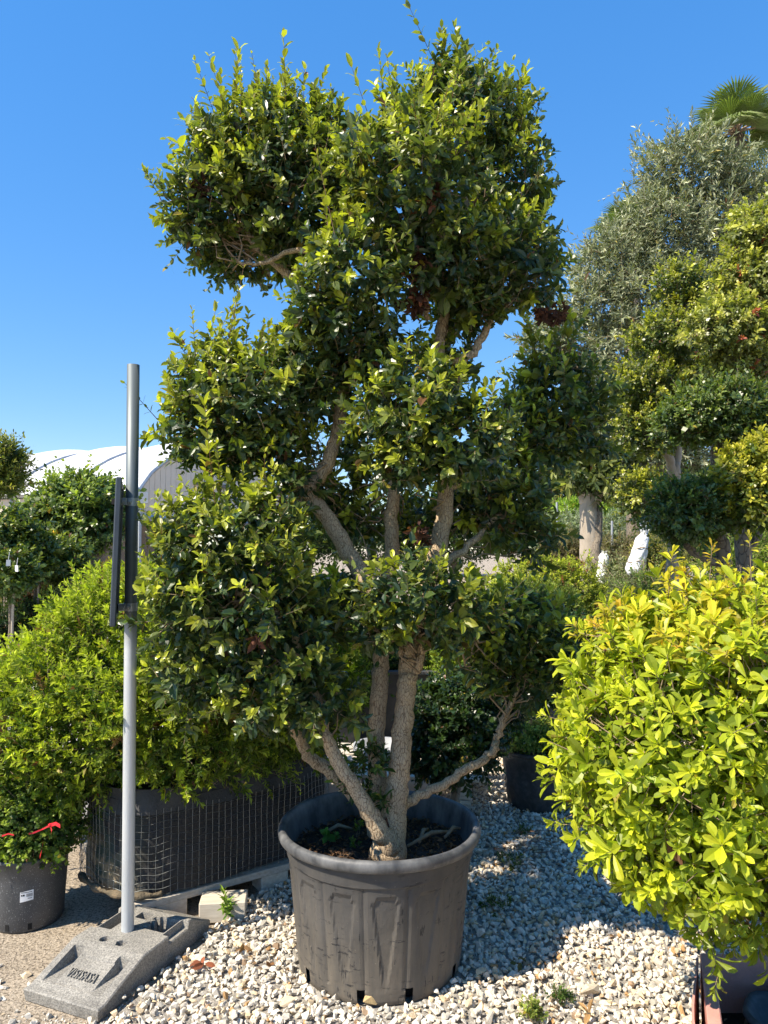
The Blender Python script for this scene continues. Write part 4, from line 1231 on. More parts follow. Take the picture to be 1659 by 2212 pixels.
M['frame_grey'] = basic('grey_frame', (.07, .085, .10), (.05, .06, .075), 9, .4, metallic=.3)
M['panel_back'] = basic('panel_back', (.13, .14, .13), (.09, .10, .10), 6, .4, metallic=.4)
origin = np.array((BASE_FR - b_right * BW).tolist() + [0.0])
DIR3, RT3 = np.array((*b_dir, 0)), np.array((*b_right, 0))
def bpt(t, v, z): return origin + DIR3 * t + RT3 * v + np.array((0, 0, z - .008))
EH, TH = .045, .112
T_A, T_B = BL * .36, BL * .80
def b_height(t, v):
    if t < T_A: h = EH + (TH - EH) * max(0, (t - .03)) / (T_A - .03)
    elif t > T_B: h = TH - (TH - EH - .005) * (t - T_B) / (BL - T_B)
    else: h = TH
    h0 = h
    W = BW
    if .055 < t < T_A - .025:
        if (.038 < v < .085) or (W - .090 < v < W - .040): h = min(h, .050 + .02 * max(0, t - .1))
        elif .085 <= v <= W - .090 and t < T_A - .055: h = h0 - .008
    for (ct, cv) in ((T_A + .035, .125), (T_A + .035, .205)):
        if (t - ct) ** 2 + (v - cv) ** 2 < .0185 ** 2: h = .03
    # stepped side pockets in the middle
    zig = .012 * (1 if math.sin(t * 170) > 0 else -1)
    if .36 + .03 < t / 1.0 < T_B - .03 and W - .135 + zig < v < W - .038: h = .025
    if T_A + .10 < t < T_B - .05 and .035 < v < .095: h = .025
    if T_B + .02 < t < T_B + .05 and .13 + (t - T_B - .02) < v < .185: h = .03
    if T_B - .075 < t < T_B - .03 and .12 < v < .175: h = .03
    # notches in the long sides
    if .36 + .02 < t < T_B - .02 and (v > W - .03): h = min(h, TH - .028)
    if T_A + .09 < t < T_B - .04 and v < .028: h = min(h, TH - .028)
    return h
root = empty('sign_stand', tuple(bpt(BL * .5, BW * .5, .008)), 'galvanised sign post in a grey recycled-plastic foot block', 'sign post')
nt_, nv_ = 150, 80
v, f = [], []
for i in range(nt_):
    for j in range(nv_):
        t, w = BL * i / (nt_ - 1), BW * j / (nv_ - 1)
        e = min(t, w, BL - t, BW - w)
        h = b_height(t, w)
        if e < .004: h -= .005
        v.append(bpt(t, w, h))
def vi(i, j): return i * nv_ + j
for i in range(nt_ - 1):
    for j in range(nv_ - 1):
        f.append((vi(i, j), vi(i, j + 1), vi(i + 1, j + 1), vi(i + 1, j)))
per_ = [(i, 0) for i in range(nt_)] + [(nt_ - 1, j) for j in range(1, nv_)] + [(i, nv_ - 1) for i in range(nt_ - 2, -1, -1)] + [(0, j) for j in range(nv_ - 2, 0, -1)]
b0 = len(v)
for (i, j) in per_:
    t, w = BL * i / (nt_ - 1), BW * j / (nv_ - 1)
    ins = .006
    v.append(bpt(min(max(t, ins), BL - ins), min(max(w, ins), BW - ins), .0))
m_ = len(per_)
for k in range(m_):
    k2 = (k + 1) % m_
    f.append((vi(*per_[k]), vi(*per_[k2]), b0 + k2, b0 + k))
base_o = MB().add(v, f).build('foot_block', M['base'], root)
# raised lettering on the sloping end
cu = bpy.data.curves.new('lettering', 'FONT')
cu.body = 'VISISASA'; cu.size = .031; cu.extrude = .004; cu.shear = .1; cu.align_x = 'CENTER'; cu.space_character = 1.12
tmp = bpy.data.objects.new('lettering', cu); C.objects.link(tmp)
bpy.context.view_layer.update()
tme = bpy.data.meshes.new_from_object(tmp.evaluated_get(bpy.context.evaluated_depsgraph_get()))
bpy.data.objects.remove(tmp); tme.name = 'lettering'
lo = link('lettering', tme, M['base'], base_o)
slope = math.atan2(TH - EH, T_A - .03)
tl = T_A * .40
xa = Vector(RT3); ya = Vector(DIR3) * math.cos(slope) + Vector((0, 0, 1)) * math.sin(slope); za = xa.cross(ya)
mtx = Matrix((xa, ya, za)).transposed().to_4x4()
lo.matrix_basis = Matrix.Translation(bpt(tl, BW * .49, b_height(tl, BW * .49) + .003)) @ mtx @ Matrix.Diagonal((1, 1.7, 1, 1))
PB = bpt(T_A + .125, .158, .03)
PT = P(288, 788, 2.90)
def pole_at(z): return PB + (PT - PB) * (z - PB[2]) / (PT[2] - PB[2])
pdv = norm((PT - PB)[None])[0]
pr = .0245
po = MB()
po.tube([PB, pole_at(.8), pole_at(1.6), PT], pr, 28, False)
po.tube([PT, PT - pdv * .04], pr * .9, 28, True)
n0 = 4 * 28
for k in range(28):   # lip between outer and inner wall
    po.f.append((3 * 28 + k, 3 * 28 + (k + 1) % 28, n0 + (k + 1) % 28, n0 + k))
po.build('pole', M['pole'], root, True)
# sign plate seen on edge: its plane holds the line of sight almost exactly
s_top, s_bot = P(257, 1030, 2.66), P(243, 1354, 2.66)
los = norm(np.array([(s_top[0] + s_bot[0]) / 2, 2.66, 0])[None])[0]
ca, sa = math.cos(R(-1.5)), math.sin(R(-1.5))
los = np.array((los[0] * ca - los[1] * sa, los[0] * sa + los[1] * ca, 0))
upv = norm((s_top - s_bot)[None])[0]
nvv = np.cross(los, upv)
SH, SW, STK = float(np.linalg.norm(s_top - s_bot)), .42, .022
def spt(a, b, c): return s_bot + los * a + upv * b + nvv * c
def slab(a0, a1, b0_, b1, c0, c1, name, mat, parent, bevel=0):
    q = [spt(a, b, c) for a in (a0, a1) for b in (b0_, b1) for c in (c0, c1)]
    return MB().add(q, [(0, 1, 3, 2), (4, 6, 7, 5), (0, 4, 5, 1), (2, 3, 7, 6), (0, 2, 6, 4), (1, 5, 7, 3)]).build(name, mat, parent, False, bevel)
pan = slab(.012, SW - .012, .012, SH - .012, -.008, .000, 'sign_panel', M['panel_back'], root)
slab(0, .016, 0, SH, -STK / 2, STK / 2, 'frame_edge', M['frame_grey'], pan, .004)
slab(SW - .016, SW, 0, SH, -STK / 2, STK / 2, 'frame_edge', M['frame_grey'], pan, .004)
slab(.017, SW - .017, SH - .016, SH, -STK / 2 + .002, STK / 2 - .002, 'frame_edge', M['frame_grey'], pan, .004)
slab(.017, SW - .017, 0, .016, -STK / 2 + .002, STK / 2 - .002, 'frame_edge', M['frame_grey'], pan, .004)
for py_ in (1083, 1313):
    c = pole_at(float(P(268, py_, 2.88)[2]))
    cl = MB(); cl.tube([c - pdv * .016, c + pdv * .016], pr + .003, 24, True); cl = cl.build('clamp_band', M['steel'], root, False)
    fr = c - np.array((0, pr + .010, 0))
    bb = MB(); bb.box(fr + np.array((-.022, 0, 0)), (.030, .018, .028)); bb.box(fr + np.array((.002, .002, 0)), (.012, .014, .012)); bb.build('bracket', M['steel'], cl, False, .002)
    bo = MB(); bo.tube([fr + np.array((-.018, -.008, 0)), fr + np.array((-.018, -.018, 0))], .006, 6); bo.build('bolt', M['steel'], cl)
    MB().box(fr + np.array((-.052, .02, 0)), (.035, .04, .022)).build('spacer', M['hole'], cl)

# ------------------------------------------------------------------ main pot
def pot_mat():
    m, nt, B, N, L = new_mat('dusty_scuffed_black_plastic')
    v = coords(N, L)
    sx = N.new('ShaderNodeSeparateXYZ'); L.new(v, sx.inputs[0])
    base = ramp(N, L, noise(N, L, v, 6, 6), [(.3, (.034, .036, .039)), (.7, (.065, .066, .068))])
    # dust: a brownish film, thicker low down, broken by runs
    mr = N.new('ShaderNodeMapRange'); mr.inputs[1].default_value = .50; mr.inputs[2].default_value = .02; mr.inputs[3].default_value = .10; mr.inputs[4].default_value = .72
    L.new(sx.outputs[2], mr.inputs[0])
    vr = coords(N, L, (1, 1, .12))
    runs = ramp(N, L, noise(N, L, vr, 22, 6, .65), [(.30, .35), (.62, 1.0)])
    film = N.new('ShaderNodeMath'); film.operation = 'MULTIPLY'; L.new(mr.outputs[0], film.inputs[0]); L.new(runs, film.inputs[1])
    c = mixc(N, L, film.outputs[0], base, (.205, .172, .128))
    # scuffs: short dark smears
    vs1 = N.new('ShaderNodeMapping'); vs1.inputs['Scale'].default_value = (14, 14, 60); vs1.inputs['Rotation'].default_value = (.3, .65, .2)
    tcx = N.new('ShaderNodeTexCoord'); L.new(tcx.outputs['Object'], vs1.inputs['Vector'])
    sc = ramp(N, L, noise(N, L, vs1.outputs[0], 1.0, 8, .75), [(.575, 0.0), (.60, 1.0)])
    mk = ramp(N, L, noise(N, L, v, 8, 3), [(.46, 0.0), (.52, 1.0)])
    scm = N.new('ShaderNodeMath'); scm.operation = 'MULTIPLY'; L.new(sc, scm.inputs[0]); L.new(mk, scm.inputs[1]); sc = scm.outputs[0]
    vs2 = N.new('ShaderNodeMapping'); vs2.inputs['Scale'].default_value = (60, 60, 9); vs2.inputs['Rotation'].default_value = (0, .35, .3); L.new(tcx.outputs['Object'], vs2.inputs['Vector'])
    sc2 = ramp(N, L, noise(N, L, vs2.outputs[0], 1.0, 5, .7), [(.63, 0.0), (.655, 1.0)])
    mx = N.new('ShaderNodeMath'); mx.operation = 'MAXIMUM'; L.new(sc, mx.inputs[0]); L.new(sc2, mx.inputs[1])
    fs = N.new('ShaderNodeMath'); fs.operation = 'MULTIPLY'; fs.inputs[1].default_value = .92; L.new(mx.outputs[0], fs.inputs[0])
    c = mixc(N, L, fs.outputs[0], c, (.022, .022, .024))
    # pale specks
    sp2 = ramp(N, L, noise(N, L, v, 120, 2), [(.72, 0.0), (.78, .5)])
    c = mixc(N, L, sp2, c, (.40, .36, .28))
    L.new(c, B.inputs['Base Color'])
    B.inputs['Roughness'].default_value = .62; B.inputs['Specular IOR Level'].default_value = .35
    b1 = bump(N, L, noise(N, L, v, 12, 3), .25, .02, B)
    bump(N, L, mx.outputs[0], .3, .003, B, b1)
    return m
M['pot'] = pot_mat()
M['rim'] = basic('scuffed_rim', (.15, .15, .148), (.045, .047, .05), 16, .55, .4, 60, stretch=(1, 1, .5))
PC = (POT[0], POT[1], 0.0)
root = empty('plant_pot', PC, 'big dusty black plastic pot holding the tall multi-stemmed tree', 'pot')
NP, NA = 14, 14 * 20
prof = [(POT_B - .012, 0.0), (POT_B - .002, .006), (POT_B + .002, .02), (POT_B + .006, .05)]
zs = np.linspace(.06, .42, 22)
rows = [(r, z, 0.0) for r, z in prof]
for z in zs:
    rows.append((POT_B + .006 + (z - .05) * (POT_R - .04 - POT_B) / .40, z, 1.0))
rows += [(POT_R - .036, .428, 0.0), (POT_R - .030, .434, 0.0), (POT_R - .028, .46, 0.0), (POT_R - .024, POT_H - .045, 0.0)]
v, f = [], []
for (r, z, m) in rows:
    for k in range(NA):
        ph = (k / NA * NP) % 1.0
        tz = (z - .06) / .36
        hw = .06 + .30 * max(0, min(1, tz))                   # wedge widens upwards
        dd = abs(ph - .5)
        top_cut = 1.0 if tz < .93 - .12 * (dd / .5) ** 2 else 0
        rec = .0065 * max(0, min(1, (hw - dd) / .05)) * m * top_cut * min(1, tz * 5 + .1)
        rr = r - rec - .0045 * max(0, (dd - .42) / .08) * m + .003 * math.sin(3 * 2 * math.pi * k / NA + 1) * (z / POT_H)
        a = 2 * math.pi * k / NA + .07
        v.append((PC[0] + rr * math.cos(a), PC[1] + rr * math.sin(a), z))
hole_dirs = [258, 289, 215, 330]
for i in range(len(rows) - 1):
    for k in range(NA):
        a = math.degrees(2 * math.pi * (k + .5) / NA + .07) % 360
        zc = (rows[i][1] + rows[i + 1][1]) / 2
        if 1 <= i <= 3 and any(abs(a - h) < 2.6 for h in hole_dirs): continue
        k2 = (k + 1) % NA
        f.append((i * NA + k, i * NA + k2, (i + 1) * NA + k2, (i + 1) * NA + k))
MB().add(v, f).build('body', M['pot'], root, False)
q = [(POT_R - .024, -.045), (POT_R - .006, -.043), (POT_R, -.036), (POT_R + .003, -.022), (POT_R + .001, -.010), (POT_R - .006, -.002), (POT_R - .016, .0), (POT_R - .026, -.006), (POT_R - .031, -.02), (POT_R - .036, -.06), (POT_R - .055, -.16)]
mb = MB(); mb.lathe([(r, POT_H + z) for r, z in q], PC, 120)
g = np.random.default_rng(2)
mb.v = [(x, y, z + .0025 * math.sin(3 * math.atan2(y - PC[1], x) + .6)) for (x, y, z) in mb.v]
mb.build('rim', M['rim'], root, True)
MB().lathe([(.001, .01), (POT_B - .03, .01), (POT_B - .022, .06), (POT_R - .075, .40)], PC, 64).build('inner_wall', M['hole'], root, True)
# soil, lumpy
v, f = [], []
SZ = POT_H - .115
nr_, na_ = 26, 72
for i in range(nr_ + 1):
    for k in range(na_):
        a = 2 * math.pi * k / na_; r = (POT_R - .046) * i / nr_
        x, y = PC[0] + r * math.cos(a), PC[1] + r * math.sin(a)
        h = .010 * math.sin(x * 40 + 1) * math.sin(y * 37) + g.normal(0, .005) + .035 * math.exp(-((x - PC[0] - .03) ** 2 + (y - PC[1] + .05) ** 2) / .012)
        v.append((x, y, SZ + h))
for i in range(nr_):
    for k in range(na_):
        f.append((i * na_ + k, (i + 1) * na_ + k, (i + 1) * na_ + (k + 1) % na_, i * na_ + (k + 1) % na_))
soil_o = MB().add(v, f).build('soil', M['soil'], root, True)
# litter of brown bits on the soil
n = 1500
rr = np.sqrt(g.random(n)) * (POT_R - .055); aa = g.uniform(0, 6.28, n)
lit = dict(pos=np.stack([PC[0] + rr * np.cos(aa), PC[1] + rr * np.sin(aa), np.full(n, SZ + .008) + g.uniform(0, .012, n)], 1), dir=norm(g.normal(size=(n, 3)) * np.array((1, 1, .35))),
           nrm=norm(g.normal(size=(n, 3)) * .5 + np.array((0, 0, 1))), len=g.uniform(.008, .034, n), wid=g.uniform(.15, .6, n),
           col=np.array((.15, .085, .045)) * g.uniform(.25, 1.7, (n, 1)))
leaf_object('leaf_litter', lit, 'fold', M['dead'], soil_o)
mb = MB()
for (a0, b0_) in [((880, 1828, 2.80), (985, 1795, 2.95)), ((905, 1822, 2.8), (925, 1790, 2.9)), ((960, 1810, 2.85), (1000, 1790, 2.9)), ((700, 1800, 2.9), (760, 1790, 2.95))]:
    A, B_ = G(a0[0], a0[1], SZ + .02), G(b0_[0], b0_[1], SZ + .03)
    mb.tube([A, (A + B_) / 2 + np.array((0, .01, .02)), B_], [.006, .009, .004], 6)
tag(mb.build('dry_sticks', M['twig'], root, True), kind='stuff')

# ------------------------------------------------------------------ the tall multi-stemmed tree
MP = [ # upper left crown
      (560, 360, 3.10, 165, 115), (640, 420, 3.05, 150, 150), (480, 430, 3.05, 120, 115), (430, 490, 3.0, 75, 65), (500, 560, 3.15, 95, 60), (640, 560, 3.35, 80, 60), (600, 285, 3.15, 115, 70), (700, 310, 3.2, 80, 75),
      # upper right crown
      (985, 280, 3.25, 175, 115), (975, 185, 3.2, 80, 55), (880, 400, 2.78, 165, 150), (1085, 420, 3.25, 105, 160), (1075, 560, 3.05, 140, 110), (1150, 610, 3.1, 75, 75), (960, 560, 2.85, 130, 90), (955, 790, 3.15, 80, 55), (1005, 690, 3.1, 80, 48),
      (770, 590, 2.72, 125, 100), (690, 660, 2.75, 85, 55), (860, 285, 3.0, 75, 75), (1000, 630, 3.0, 105, 50),
      # middle left
      (560, 860, 3.0, 185, 105), (445, 945, 2.95, 100, 80), (680, 790, 3.0, 110, 85), (590, 980, 3.0, 125, 52), (510, 1000, 2.95, 85, 45), (470, 810, 3.05, 90, 60), (740, 720, 2.85, 100, 70),
      # middle centre
      (890, 890, 2.72, 140, 110), (1000, 960, 2.75, 120, 105), (820, 780, 3.0, 90, 85), (900, 1010, 2.75, 110, 60), (800, 980, 3.30, 75, 105), (700, 1080, 3.2, 70, 60), (640, 1040, 2.95, 75, 50), (760, 1130, 3.2, 70, 60),
      # middle right, in shade
      (1215, 860, 3.35, 115, 105), (1140, 940, 3.3, 105, 95), (1100, 1080, 3.15, 100, 100), (1240, 940, 3.4, 85, 70), (1160, 850, 3.45, 70, 55), (1150, 1160, 3.1, 55, 60), (1010, 1100, 3.25, 70, 80),
      # lower left
      (485, 1170, 2.72, 170, 105), (415, 1300, 2.72, 100, 125), (550, 1290, 2.70, 160, 135), (430, 1440, 2.80, 110, 95), (600, 1420, 2.75, 130, 105), (580, 1530, 2.72, 120, 65), (650, 1350, 2.85, 95, 100), (600, 1120, 2.80, 75, 60), (690, 1500, 2.8, 95, 80),
      # lower centre and right
      (890, 1290, 2.68, 120, 85), (985, 1330, 2.75, 105, 80), (830, 1370, 2.75, 70, 50), (1110, 1370, 3.05, 120, 85), (1150, 1465, 3.1, 95, 80), (1190, 1400, 3.2, 75, 75), (1060, 1440, 3.0, 75, 70), (890, 1140, 3.35, 85, 75), (745, 1300, 3.0, 60, 70)]
MPAD = pads_u([(a, b, c, rx - 17, ry - 13) for (a, b, c, rx, ry) in MP])
tb = np.array((PC[0] + .035, PC[1] - .06, SZ))
root = empty('potted_tree', tuple(tb), 'tall cloud-pruned evergreen tree with several cracked tan trunks, in the big pot', 'tree')
D = 2.92
sz = SZ - .03
stems = [
    ('trunk', [(838, 1850, 2.86, 42), (848, 1780, 2.88, 29), (858, 1690, 2.9, 24), (868, 1600, 2.92, 22), (876, 1500, 2.94, 21), (882, 1440, 2.95, 20.5), (890, 1350, 2.97, 18), (930, 1250, 3.0, 20), (955, 1140, 3.02, 19), (962, 1050, 3.05, 17), (950, 900, 3.05, 15), (945, 780, 3.05, 14), (958, 660, 3.05, 12), (940, 540, 3.0, 9), (930, 430, 2.95, 5)]),
    ('trunk', [(818, 1800, 2.97, 26), (815, 1700, 2.98, 21), (814, 1600, 3.0, 19), (818, 1500, 3.02, 18.5), (824, 1420, 3.04, 18), (840, 1250, 3.08, 17), (848, 1120, 3.1, 15), (850, 980, 3.12, 12), (830, 850, 3.1, 9), (810, 780, 3.05, 6)]),
    ('trunk', [(846, 1835, 2.83, 22), (815, 1785, 2.80, 20), (775, 1715, 2.78, 16), (735, 1650, 2.78, 15), (704, 1590, 2.78, 14), (690, 1530, 2.78, 11), (650, 1440, 2.76, 11), (625, 1345, 2.74, 10), (570, 1310, 2.72, 8), (510, 1280, 2.72, 5)]),
    ('trunk', [(815, 1760, 2.97, 18), (765, 1715, 3.0, 16), (700, 1655, 3.0, 14), (665, 1630, 2.98, 12), (640, 1580, 2.95, 11), (610, 1520, 2.9, 8), (560, 1460, 2.85, 5)]),
    ('trunk', [(860, 1745, 2.92, 14), (900, 1722, 2.93, 10.5), (960, 1693, 2.95, 9.5), (1020, 1655, 2.98, 9), (1062, 1628, 3.0, 9), (1076, 1590, 3.02, 7.5), (1090, 1550, 3.03, 7), (1120, 1480, 3.05, 6), (1140, 1400, 3.08, 4)]),
    ('branch', [(882, 1420, 2.93, 17), (840, 1330, 2.95, 18), (770, 1225, 3.0, 19), (715, 1130, 3.0, 18), (668, 1065, 3.0, 17), (690, 1030, 3.0, 16), (722, 960, 3.02, 14), (736, 870, 3.03, 13), (735, 800, 3.05, 11), (725, 690, 3.08, 13), (700, 590, 3.08, 12), (660, 510, 3.08, 8), (620, 420, 3.08, 5)]),
    ('branch', [(672, 1075, 3.0, 16), (630, 1030, 2.99, 13), (570, 1000, 2.98, 10), (520, 950, 2.97, 6), (480, 900, 2.97, 4)]),
    ('branch', [(722, 690, 3.08, 11), (640, 610, 3.07, 10), (560, 540, 3.05, 8), (520, 480, 3.05, 5), (480, 420, 3.05, 3)]),
    ('branch', [(945, 780, 3.05, 11), (1010, 770, 3.08, 10), (1040, 730, 3.1, 9), (1070, 660, 3.1, 7), (1090, 560, 3.12, 4)]),
    ('branch', [(955, 650, 3.05, 9), (985, 560, 3.1, 8), (1010, 430, 3.15, 6), (990, 300, 3.2, 4)]),
    ('branch', [(890, 1455, 2.94, 9), (905, 1440, 2.92, 9), (912, 1400, 2.9, 8), (915, 1350, 2.85, 5)]),
    ('branch', [(960, 1060, 3.05, 10), (1040, 1010, 3.1, 9), (1120, 950, 3.2, 7), (1190, 890, 3.3, 4)]),
    ('branch', [(935, 1240, 3.0, 9), (1010, 1180, 3.05, 8), (1080, 1110, 3.12, 5)]),
    ('branch', [(850, 1000, 3.1, 8), (880, 940, 2.95, 7), (900, 880, 2.8, 4)]),
    ('branch', [(725, 640, 3.06, 8), (690, 560, 2.95, 8), (640, 540, 2.95, 6), (560, 570, 3.0, 4), (500, 560, 3.0, 3)]),
    ('branch', [(708, 600, 3.06, 9), (712, 520, 3.05, 8), (705, 450, 3.05, 6), (690, 360, 3.1, 4)]),
    ('branch', [(926, 690, 3.02, 6), (915, 620, 2.95, 6), (890, 560, 2.88, 5), (860, 470, 2.82, 3)]),
    ('branch', [(895, 1375, 2.96, 10), (980, 1370, 2.9, 8), (1040, 1330, 2.85, 5)])]
ends = []
for i, (nm, s) in enumerate(stems):
    w_ = WU(s)
    wood(nm, w_, M['bark'], root, 14, 6, .0035, 300 + i)
    sp_l = spline(w_, 4)
    ends.append(sp_l[len(sp_l) // 3:, :3])
ends = np.concatenate(ends)
MAT_OLD, MAT_YNG = (.040, .076, .028), (.50, .52, .042)
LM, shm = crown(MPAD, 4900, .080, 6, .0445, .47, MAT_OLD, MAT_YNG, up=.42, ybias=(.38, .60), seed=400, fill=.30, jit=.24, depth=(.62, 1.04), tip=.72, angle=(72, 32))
# long leaders breaking the outline on the crown tops
lead = pads_u([(975, 182, 3.2, 85, 28), (560, 275, 3.12, 130, 50), (680, 265, 3.15, 80, 50), (430, 330, 3.1, 45, 50), (1080, 235, 3.25, 75, 60), (860, 250, 3.05, 60, 60), (900, 330, 2.75, 130, 80), (500, 770, 3.0, 110, 35), (390, 880, 2.95, 60, 60), (480, 1100, 2.72, 140, 50), (365, 1200, 2.7, 40, 90), (345, 420, 3.0, 25, 30), (1200, 760, 3.35, 80, 40), (770, 520, 2.72, 90, 50), (440, 750, 3.0, 60, 30)])
LL, shl = crown(lead, 190, .15, 8, .043, .46, (.09, .13, .02), (.50, .50, .042), up=1.15, ybias=(.8, .3), seed=401, fill=0, spread=.35, drop_low=1.0, depth=(.3, .95), tip=.7)
ALL = cat_leaves(LM, LL)
shoot_stems('shoots', shm, .0014, M['twig'], root, .7)
shoot_stems('long_shoots', shl, .0020, M['shoot'], root, 1.0, .05)
g = np.random.default_rng(77)
se = []
for (c, r) in MPAD:
    dist = np.linalg.norm(ends - c, axis=1)
    near = np.argsort(dist)[:14]
    for _ in range(14):
        a_, b_ = ends[near[g.integers(len(near))]], c + r * norm(g.normal(size=(1, 3)))[0] * g.uniform(.45, .9)
        if np.linalg.norm(a_ - b_) < .34: se.append((a_, b_))
twig_mesh('twigs', se, .0052, M['twig'], root, 5, 5, 5, .10)

def pick_visible(L_, n, cell=.006):
    p = L_['pos'] + L_['dir'] * L_['len'][:, None] * .5
    x, y, dz = p[:, 0] / p[:, 1], (p[:, 2] - CAM_H) / p[:, 1], p[:, 1]
    ok = (np.abs(x) < .515) & (np.abs(y) < .72)
    gx = np.floor(x / cell).astype(int); gy = np.floor(y / cell).astype(int)
    key = (gx + 1000) * 4000 + gy + 1000
    order = np.argsort(dz)
    first = {}
    vis = np.zeros(len(p), bool)
    for i in order:
        if key[i] not in first:
            first[key[i]] = i; vis[i] = ok[i]
    view = norm(p - np.array((0, 0, CAM_H)))
    nn = frames(L_['dir'], L_['nrm'])[2]
    score = L_['len'] ** 2 * L_['wid'] * np.abs(np.sum(nn * view, 1)) / dz ** 2 * vis
    return np.argsort(-score)[:n]

def leaf_parts(L_, idx, kind, mat, parent, name='leaf'):
    """each picked leaf is an object of its own; meshes are shared between leaves of like colour"""
    tv, tf = template(kind)
    x, y, z = frames(L_['dir'], L_['nrm'])
    cols = L_['col'][idx]
    o_ = np.argsort(cols.sum(1)); groups = np.array_split(o_, 14)
    for gr in groups:
        if not len(gr): continue
        vv = tv.copy(); vv[:, 2] *= 2
        me = mesh_np(name, vv, tf, False, np.tile(cols[gr].mean(0), (len(tv), 1)))
        me.materials.append(mat)
        for j in gr:
            i = idx[j]
            o = bpy.data.objects.new(name, me); C.objects.link(o)
            s, w = float(L_['len'][i]), float(L_['wid'][i])
            m = Matrix((x[i] * s * w, y[i] * s, z[i] * s * w)).transposed().to_4x4()
            m.translation = Vector(L_['pos'][i])
            o.parent = parent
            o.matrix_parent_inverse = Matrix.Translation(parent.location).inverted()
            o.matrix_basis = m
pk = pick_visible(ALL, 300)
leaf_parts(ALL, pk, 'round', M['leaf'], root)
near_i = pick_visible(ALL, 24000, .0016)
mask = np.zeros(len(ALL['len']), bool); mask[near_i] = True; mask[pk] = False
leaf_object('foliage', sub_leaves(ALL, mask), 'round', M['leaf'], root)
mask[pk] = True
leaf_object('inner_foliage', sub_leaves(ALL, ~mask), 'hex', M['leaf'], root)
# withered clusters
dead = pads_u([(1195, 675, 3.05, 34, 18), (935, 425, 2.66, 16, 22), (433, 405, 2.93, 14, 12), (720, 328, 2.95, 10, 8), (905, 545, 2.72, 14, 20), (575, 390, 2.9, 6, 14), (905, 1150, 2.9, 10, 20), (565, 1365, 2.55, 12, 10), (900, 640, 2.85, 12, 25), (885, 585, 2.75, 12, 14), (1090, 885, 3.1, 8, 12), (840, 1790, 2.8, 5, 5)])
LD, _ = crown(dead, 75, .03, 3, .042, .42, (.07, .035, .025), (.26, .10, .055), up=-.9, ybias=(.4, .3), seed=410, fill=.2, depth=(.3, 1.0))
leaf_object('withered_leaves', LD, 'ovate', M['dead'], root)
# sprouts on the trunk
spr = pads_u([(800, 1650, 2.9, 30, 28), (775, 1695, 2.9, 22, 35), (838, 1735, 2.82, 14, 12), (835, 1640, 2.92, 20, 22)])
LS, shs = crown(spr, 40, .05, 5, .034, .45, (.035, .075, .02), (.20, .27, .03), seed=411, fill=.1, up=.8)
leaf_object('trunk_sprouts', LS, 'ovate', M['leaf'], root)
shoot_stems('sprout_stems', shs, .0012, M['shoot'], root)

# ------------------------------------------------------------------ yellow bush and its planter
M['pink'] = basic('pink_plaster', (.60, .29, .23), (.50, .24, .19), 14, .85, .4, 90, dist=.003)
fl = G(1512, 2058, .27); 
X0, X1, Y1, Y0, PH, TW = float(fl[0]), float(fl[0]) + .78, float(fl[1]), float(fl[1]) - .80, .27, .042
root = empty('planter_trough', ((X0 + X1) / 2, (Y0 + Y1) / 2, 0), 'dull pink rectangular planter at the bottom right corner', 'planter')
def wallbox(x0, x1, y0, y1, z0, z1, name, mat, bevel=.004, par=None):
    return MB().box(((x0 + x1) / 2, (y0 + y1) / 2, (z0 + z1) / 2), (x1 - x0, y1 - y0, z1 - z0)).build(name, mat, par or root, False, bevel)
wallbox(X0, X0 + TW, Y0, Y1, -.005, PH, 'side_wall', M['pink'])
wallbox(X1 - TW, X1, Y0, Y1, -.005, PH, 'side_wall', M['pink'])
wallbox(X0 + TW, X1 - TW, Y1 - TW, Y1, -.005, PH - .002, 'end_wall', M['pink'])
wallbox(X0 + TW, X1 - TW, Y0, Y0 + TW, -.005, PH - .002, 'end_wall', M['pink'])
wallbox(X0 + TW, X1 - TW, Y0 + TW, Y1 - TW, .0, .10, 'soil', M['soil'], 0)
# warped facing strip that has sprung away from the left wall
v, f = [], []
for i in range(13):
    t = i / 12; y = Y1 - .02 - (Y1 - Y0 - .04) * t
    bow = -.006 - .030 * math.sin(math.pi * min(1, t * 1.15)) ** 1.5
    for (dx, z) in ((0, 0.02), (.007, 0.02), (.007, PH - .004), (0, PH - .004)):
        v.append((X0 + bow + dx - .008, y, z))
for i in range(12):
    for k in range(4): f.append((4 * i + k, 4 * i + (k + 1) % 4, 4 * i + 4 + (k + 1) % 4, 4 * i + 4 + k))
MB().add(v, f).build('warped_facing', M['pink'], root)
g = np.random.default_rng(91)
V, F, CC, off = [], [], [], 0
n = 260
x = g.uniform(X0 + TW, X1 - TW, n); y = g.uniform(Y0 + TW, Y1 - TW, n); s = g.uniform(.006, .022, n)
rot = rand_rot(n, g, .6)
for i in range(n):
    tv, tf = HULL_S[i % len(HULL_S)]
    V.append((rot[i] @ (tv * s[i]).T).T + np.array((x[i], y[i], .10 + s[i] * .3))); F.append(tf + off); off += len(tv); CC.append(np.tile(stone_cols(1, g) * .7, (len(tv), 1)))
me = mesh_np('pebbles', np.concatenate(V), [np.concatenate(F)], False, np.concatenate(CC))
tag(link('pebbles', me, M['stone'], root), kind='stuff')
SK = .39
for ch in root.children:
    for vv in ch.data.vertices:
        vv.co.x += (vv.co.y - Y1) * SK * .95
